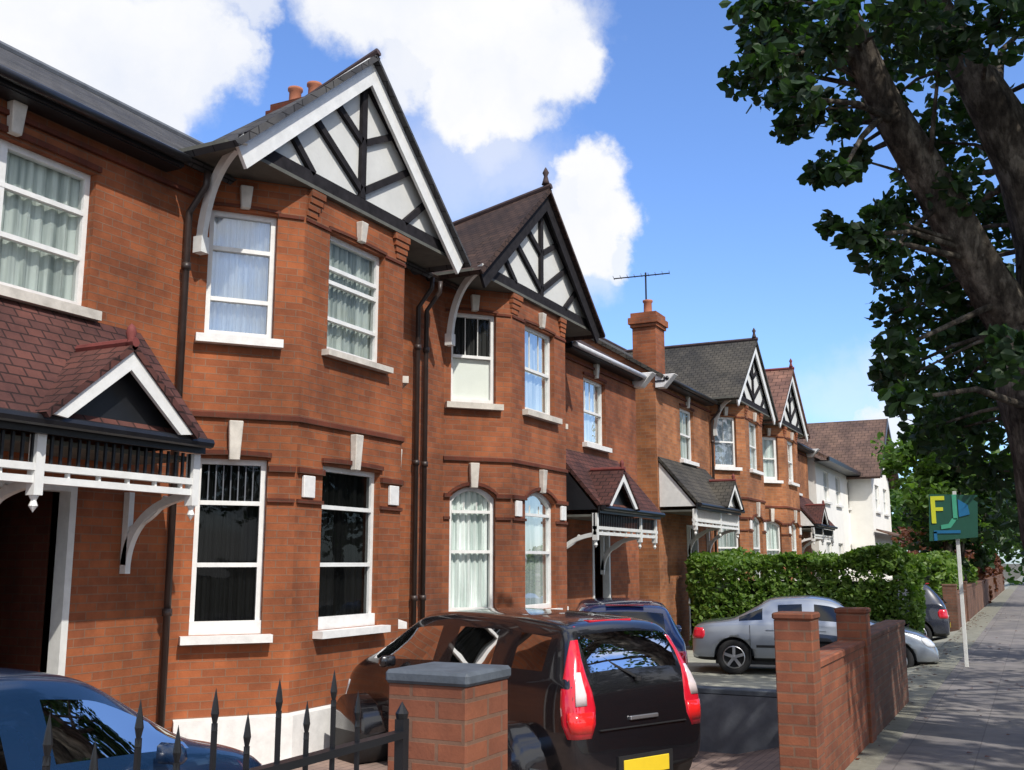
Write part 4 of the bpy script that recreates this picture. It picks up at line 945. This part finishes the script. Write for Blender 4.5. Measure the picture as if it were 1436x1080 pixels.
# big street tree leaning over the pavement at the right
def street_tree():
    root = empty('street_tree', (11.2, -.62, 0), 'big leaning street tree with bare limbs overhanging the pavement at the right edge', 'tree')
    tk = MB()
    trunk = [(11.25,-.72,-.2),(11.2,-.64,.3),(11.1,-.46,1.2),(10.98,-.32,2.0),(10.9,-.23,2.7),(10.85,-.16,3.3),(10.80,-.08,3.9)]
    tk.tube(trunk, [.52,.42,.37,.37,.38,.38,.33], 22, rough=.35, seed=2)
    A = [(10.86,-.22,3.3),(10.75,.0,3.95),(10.5,.29,4.5),(10.2,.64,5.25),(9.9,.95,5.98),(9.6,1.2,6.7),(9.3,1.5,7.5),(9.1,1.8,8.3)]
    rA = [.28,.24,.21,.19,.17,.14,.10,.05]; tk.tube(A, rA, 14, rough=.35, seed=5)
    B = [(10.85,-.25,3.4),(10.8,-.30,4.7),(10.65,-.18,5.4),(10.5,.02,5.97),(10.35,.29,6.63),(10.2,.54,7.22),(10.1,.8,8.1)]
    rB = [.29,.26,.24,.22,.19,.15,.08]; tk.tube(B, rB, 14, rough=.35, seed=9)
    D = [(10.8,-.3,4.4),(11.0,-.8,5.6),(11.1,-1.3,7.0),(11.0,-1.8,8.6)]; rD = [.27,.22,.17,.07]; tk.tube(D, rD, 12, rough=.3, seed=12)
    CL = [(9.3,2.01,6.97,0.30),(10.1,1.92,6.99,0.46),(9.6,2.26,6.44,0.22),(10.3,2.05,6.54,0.33),(10.4,1.93,6.18,0.20),(8.8,1.36,6.21,0.26),(8.6,1.08,6.34,0.30),(10.9,0.96,7.15,0.45),(9.3,0.40,6.24,0.36),(9.3,-0.06,6.30,0.40),(11.4,1.75,6.05,0.22),(9.9,1.26,5.53,0.17),(10.9,1.07,6.45,0.26),(9.9,1.12,6.26,0.15),(10.4,1.62,5.07,0.13),(9.0,1.10,4.43,0.18),(10.4,0.94,5.07,0.26),(11.0,0.69,6.01,0.33),(10.1,0.41,5.17,0.30),(12.1,1.08,4.87,0.36),(11.8,1.21,4.42,0.25),(12.7,0.91,4.5,0.42),(12.2,0.48,4.89,0.42),(12.3,0.07,5.5,0.40),(10.6,0.90,3.53,0.24),(12.6,0.60,3.7,0.42),(12.5,0.17,4.37,0.50),(11.2,0.88,3.04,0.28),(12.0,0.60,3.13,0.44),(12.6,0.17,3.49,0.50),(12.0,0.28,2.65,0.42),(11.2,0.67,7.61,0.50),(11.7,0.17,6.6,0.36),
      (9.2,1.87,6.76,0.33),(9.5,1.61,6.48,0.33),(10.1,1.59,6.18,0.21),(9.5,1.29,5.69,0.17),(8.8,0.64,6.32,0.31),(9.2,0.99,4.27,0.21),(11.3,0.28,4.18,0.40),(10.8,0.71,4.35,0.31),(9.1,0.93,3.47,0.19),(10.9,1.24,3.55,0.17),(9.0,0.86,3.03,0.19),(8.6,0.04,3.25,0.27),(11.1,0.49,3.96,0.35),(8.1,1.45,5.43,0.19),(8.2,1.70,5.84,0.19),(10.2,2.22,7.07,0.20),(9.9,1.92,7.33,0.32),(8.4,1.18,4.84,0.14),(10.1,1.66,5.50,0.14),(9.0,1.24,4.49,0.13),(9.4,1.00,4.76,0.16),
      (12.2,.75,6.0,.42),(12.6,.35,6.9,.45),(12.4,.95,5.4,.3),(12.8,.2,5.6,.45),(12.9,.0,6.6,.45),(12.0,.55,5.3,.3),(12.5,.5,7.6,.5),(11.9,1.25,7.3,.4),(12.6,-.1,4.6,.4),
      (10.0,1.7,7.6,.5),(9.2,1.2,7.6,.5),(9.6,.3,7.6,.5)]
    mb = MB()
    for x, y, z, r in CL: leaves(mb, (x, y, z), r*1.08, int(44+820*r*r), .122, .85, .5)
    rnd = random.Random(4); extra = []
    for _ in range(105):   # unseen rest of the crown over the road, added to shade the pavement
        p = (rnd.uniform(5.5, 15), rnd.uniform(-6.5, -.9), rnd.uniform(5.2, 9.8)); q_ = Vector(p)-Vector((8.2, 1.65, .8)); sd_ = SUN_DIR
        if (q_-sd_*q_.dot(sd_)).length < 1.45: continue  # gap shaped into the crown so sunlight still reaches the pier
        extra.append(p); leaves(mb, p, rnd.uniform(.55, .95), 95, .17, .8, .5)
    for _ in range(26):
        p = (rnd.uniform(8.5, 13.5), rnd.uniform(-2.2, .2), rnd.uniform(8.0, 9.4)); extra.append(p); leaves(mb, p, rnd.uniform(.5, .8), 60, .17, .8, .5)
    allp = trunk[2:]+A[1:]+B[1:]+D[1:]; allr = [.1]*5+rA[1:]+rB[1:]+rD[1:]
    for x, y, z, r in CL:
        t = Vector((x, y, z)); i = min(range(len(allp)), key=lambda q: (Vector(allp[q])-t).length); nb_ = i-1 if i > 0 else i; a = Vector(allp[i]).lerp(Vector(allp[nb_]), rnd.random()) if (Vector(allp[i])-Vector(allp[nb_])).length < 1.5 else Vector(allp[i]); ln = (t-a).length
        r0 = min(.05, .012+.014*ln); mid = a.lerp(t, .5)+Vector((random.uniform(-.1,.1), random.uniform(-.1,.1), random.uniform(-.02,.14)))*ln*.6
        tk.tube([a, mid, t, t+(t-mid).normalized()*r*.7], [r0, r0*.65, r0*.35, .003], 6, caps=False)
    branchy(tk, allp, allr, [e for e in extra if rnd.random() < .5])
    tk.build('trunk', 'bark', root, smooth=True, recalc=False); mb.build('crown', 'leaf', root, recalc=False)
street_tree()
g_ = 'street trees farther along the pavement'
t1 = make_tree('street_tree', 'leafy street tree next along the pavement, behind the leaning tree', (20.5, -1.0, 0), 6.9, 2.5, 1.15, 70, 60, .19, 'leaf', .17, g_, 11, cz=4.5)
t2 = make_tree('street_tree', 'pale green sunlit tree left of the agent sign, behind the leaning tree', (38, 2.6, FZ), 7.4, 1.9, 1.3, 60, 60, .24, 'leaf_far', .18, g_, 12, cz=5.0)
copy_thing(t1, (46, -1.2, 0), 'farthest street tree, closing the end of the pavement', g_, 1.3, 1.15)
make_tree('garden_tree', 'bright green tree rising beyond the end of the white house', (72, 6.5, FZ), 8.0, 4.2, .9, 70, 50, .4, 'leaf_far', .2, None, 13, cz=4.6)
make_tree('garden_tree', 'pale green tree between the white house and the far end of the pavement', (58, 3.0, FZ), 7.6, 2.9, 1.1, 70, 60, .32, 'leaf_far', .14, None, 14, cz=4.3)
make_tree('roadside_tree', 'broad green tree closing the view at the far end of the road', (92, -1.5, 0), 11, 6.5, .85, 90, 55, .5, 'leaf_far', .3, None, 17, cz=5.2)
make_tree('copper_shrub', 'brownish purple shrub below the white house, behind the hedge', (44, 3.3, FZ), 3.6, 1.7, 1.0, 40, 55, .2, 'leaf_red', .07, None, 15, cz=2.2, cat='shrub')
make_tree('garden_tree', 'dark green tree behind the yellow letter of the sign', (38.5, 2.2, FZ), 5.5, 1.7, 1.2, 40, 55, .24, 'leaf', .12, None, 16, cz=3.4)
def hedge(label, x0, x1, y0, y1, z1, n, leaf='leaf_hedge', size=.11, name='hedge'):
    root = empty(name, ((x0+x1)/2, (y0+y1)/2, FZ), label, 'hedge')
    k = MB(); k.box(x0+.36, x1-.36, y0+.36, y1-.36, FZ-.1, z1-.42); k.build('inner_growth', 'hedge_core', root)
    mb = MB()
    for _ in range(n):
        f = random.random(); lx, ly, lz = x1-x0, y1-y0, z1-FZ
        areas = [ly*lz, lx*lz*2, lx*ly]; q = random.random()*sum(areas)
        x, y, z = random.uniform(x0, x1), random.uniform(y0, y1), random.uniform(FZ+.05, z1)
        if q < areas[0]: x = x0
        elif q < areas[0]+areas[1]: y = random.choice((y0, y1))
        else: z = z1
        o = noise.noise(Vector((x*.9, y*.9, z*.9)))*.42
        leaves(mb, (x+o, y+o, z+o*.9), .11, 7, size, 1, .5)
    mb.build('foliage', leaf, root, recalc=False)
hedge('tall clipped green hedge behind the silver car', 23.2, 24.4, 2.35, 7.0, 1.72, 3300)
hedge('long green garden hedge farther on, above the far brown walls', 30.2, 46, 2.3, 3.2, 1.75, 1500, size=.2)
hedge('shaggy brown green hedge at the far end of the pavement', 47, 74, 2.2, 3.4, 2.1, 900, 'leaf_red', .3)

# ------------------------------------------------------------------ agent's sign
def sign():
    root = empty('agent_sign', (19.2, 1.16, 0), 'estate agent board with yellow letter F on a white pole', 'sign')
    M['s_green'] = mat('s_green', (.012,.085,.055), .5, var=.1); M['s_yel'] = mat('s_yel', (.62,.64,.03), .5, var=.05); M['s_teal'] = mat('s_teal', (.06,.36,.22), .5, var=.08); M['s_blue'] = mat('s_blue', (.01,.14,.30), .5, var=.08)
    k = MB(); k.box(19.17, 19.23, 1.13, 1.19, -.1, 2.9); k.build('pole', 'white_old', root, bevel=.004)
    X0 = 19.12; yc = 1.20
    k = MB(); k.prism([(X0, yc+.40, 2.06), (X0, yc-.36, 2.12), (X0, yc-.40, 2.82), (X0, yc+.36, 2.86)], (.02, 0, 0)); bd = k.build('board', 's_green', root)
    f = MB(); fx = X0-.012
    def R(y0, y1, z0, z1): f.box(fx, fx+.010, yc+y1, yc+y0, z0, z1)
    R(.34, .27, 2.36, 2.82); R(.27, .12, 2.75, 2.82); R(.27, .15, 2.57, 2.63); f.build('letter', 's_yel', bd)
    f = MB(); R(.00, -.07, 2.42, 2.84); R(.12, 0, 2.75, 2.84) if False else None
    f.prism([(fx, yc+.02, 2.44), (fx, yc-.07, 2.44), (fx, yc+.05, 2.28), (fx, yc+.20, 2.26), (fx, yc+.20, 2.33), (fx, yc+.08, 2.35)], (.01, 0, 0)); f.build('swoosh', 's_teal', bd)
    f = MB(); f.prism([(fx, yc-.09, 2.46), (fx, yc-.09, 2.76), (fx, yc-.24, 2.66), (fx, yc-.26, 2.50)], (.01, 0, 0)); f.build('emblem', 's_blue', bd)
    f = MB(); R(.32, .27, 2.07, 2.22); R(.32, -.10, 2.19, 2.24); f.build('lettering', 's_blue', bd)
sign()

# ------------------------------------------------------------------ small things
def wheelie(x, y, label, rot=0):
    root = empty('wheelie_bin', (x, y, FZ), label, 'bin'); z = FZ
    k = MB(); k.hexa([(x-.22,y-.24,z+.06),(x+.22,y-.24,z+.06),(x+.22,y+.22,z+.06),(x-.22,y+.22,z+.06),(x-.28,y-.33,z+.98),(x+.28,y-.33,z+.98),(x+.28,y+.3,z+.98),(x-.28,y+.3,z+.98)]); k.build('body', 'trim', root, bevel=.02)
    k = MB(); k.hexa([(x-.3,y-.35,z+.985),(x+.3,y-.35,z+.985),(x+.3,y+.34,z+.985),(x-.3,y+.34,z+.985),(x-.27,y-.30,z+1.03),(x+.27,y-.30,z+1.03),(x+.28,y+.33,z+1.08),(x-.28,y+.33,z+1.08)]); k.build('lid', 'trim', root, bevel=.012)
    for sx in (-.24, .24):
        k = MB(); k.tube([(x+sx-.03, y+.24, z+.1), (x+sx+.03, y+.24, z+.1)], .1, 16); k.build('wheel', 'tyre', root)
    k = MB(); k.tube([(x-.24, y+.36, z+1.0), (x+.24, y+.36, z+1.0)], .017, 8); k.build('handle', 'trim', root)
wheelie(13.55, 2.62, 'black wheelie bin seen over the low wall between the two piers')
def aerial():
    root = empty('tv_aerial', (22.9, 7.86, 7.5), 'thin television aerial above the wall chimney', 'aerial')
    k = MB(); k.tube([(22.9, 7.86, 7.45), (22.9, 7.86, 8.56)], .022, 8); k.build('mast', 'iron', root)
    k = MB(); k.tube([(22.7, 8.6, 8.45), (23.0, 7.3, 8.5)], .015, 6); k.build('boom', 'iron', root)
    k = MB()
    for i in range(9):
        t = i/8; x = 22.7+.3*t; y = 8.6-1.3*t; z = 8.45+.05*t; k.tube([(x-.16, y-.04, z+.02), (x+.16, y+.04, z+.02)], .007, 5)
    k.build('elements', 'alloy', root)
aerial()

# ------------------------------------------------------------------ the other side of the road (only mirrored in panes and paint)
g2_ = 'trees across the road'
for i, (x, sc_) in enumerate(((-6, 1.25), (4, 1.1), (14, 1.3), (27, 1.2), (41, 1.3))):
    copy_thing(t1, (x, -12.6, 0), 'leafy tree standing across the road from '+('the ground left of the houses', 'the blue car', 'the second house', 'the silver car', 'the white house')[i], g2_, i*1.1, sc_)

# ------------------------------------------------------------------ fallen leaves along the wall foot and gutter
mb = MB()
for _ in range(420):
    x = random.uniform(3, 40); y = random.choice((random.uniform(1.5, 1.87), random.uniform(-.2, 1.9), random.uniform(1.7, 1.87))); t = random.uniform(0, 2*pi); s_ = random.uniform(.02, .045); z = .012
    mb.face([(x+cos(t)*s_, y+sin(t)*s_, z), (x-sin(t)*s_*.6, y+cos(t)*s_*.6, z+.008), (x-cos(t)*s_, y-sin(t)*s_, z), (x+sin(t)*s_*.6, y-cos(t)*s_*.6, z+.006)])
tag(mb.build('fallen_leaves', 'leaf_red', recalc=False), 'few dry leaves fallen along the foot of the garden walls', 'leaves', kind='stuff')
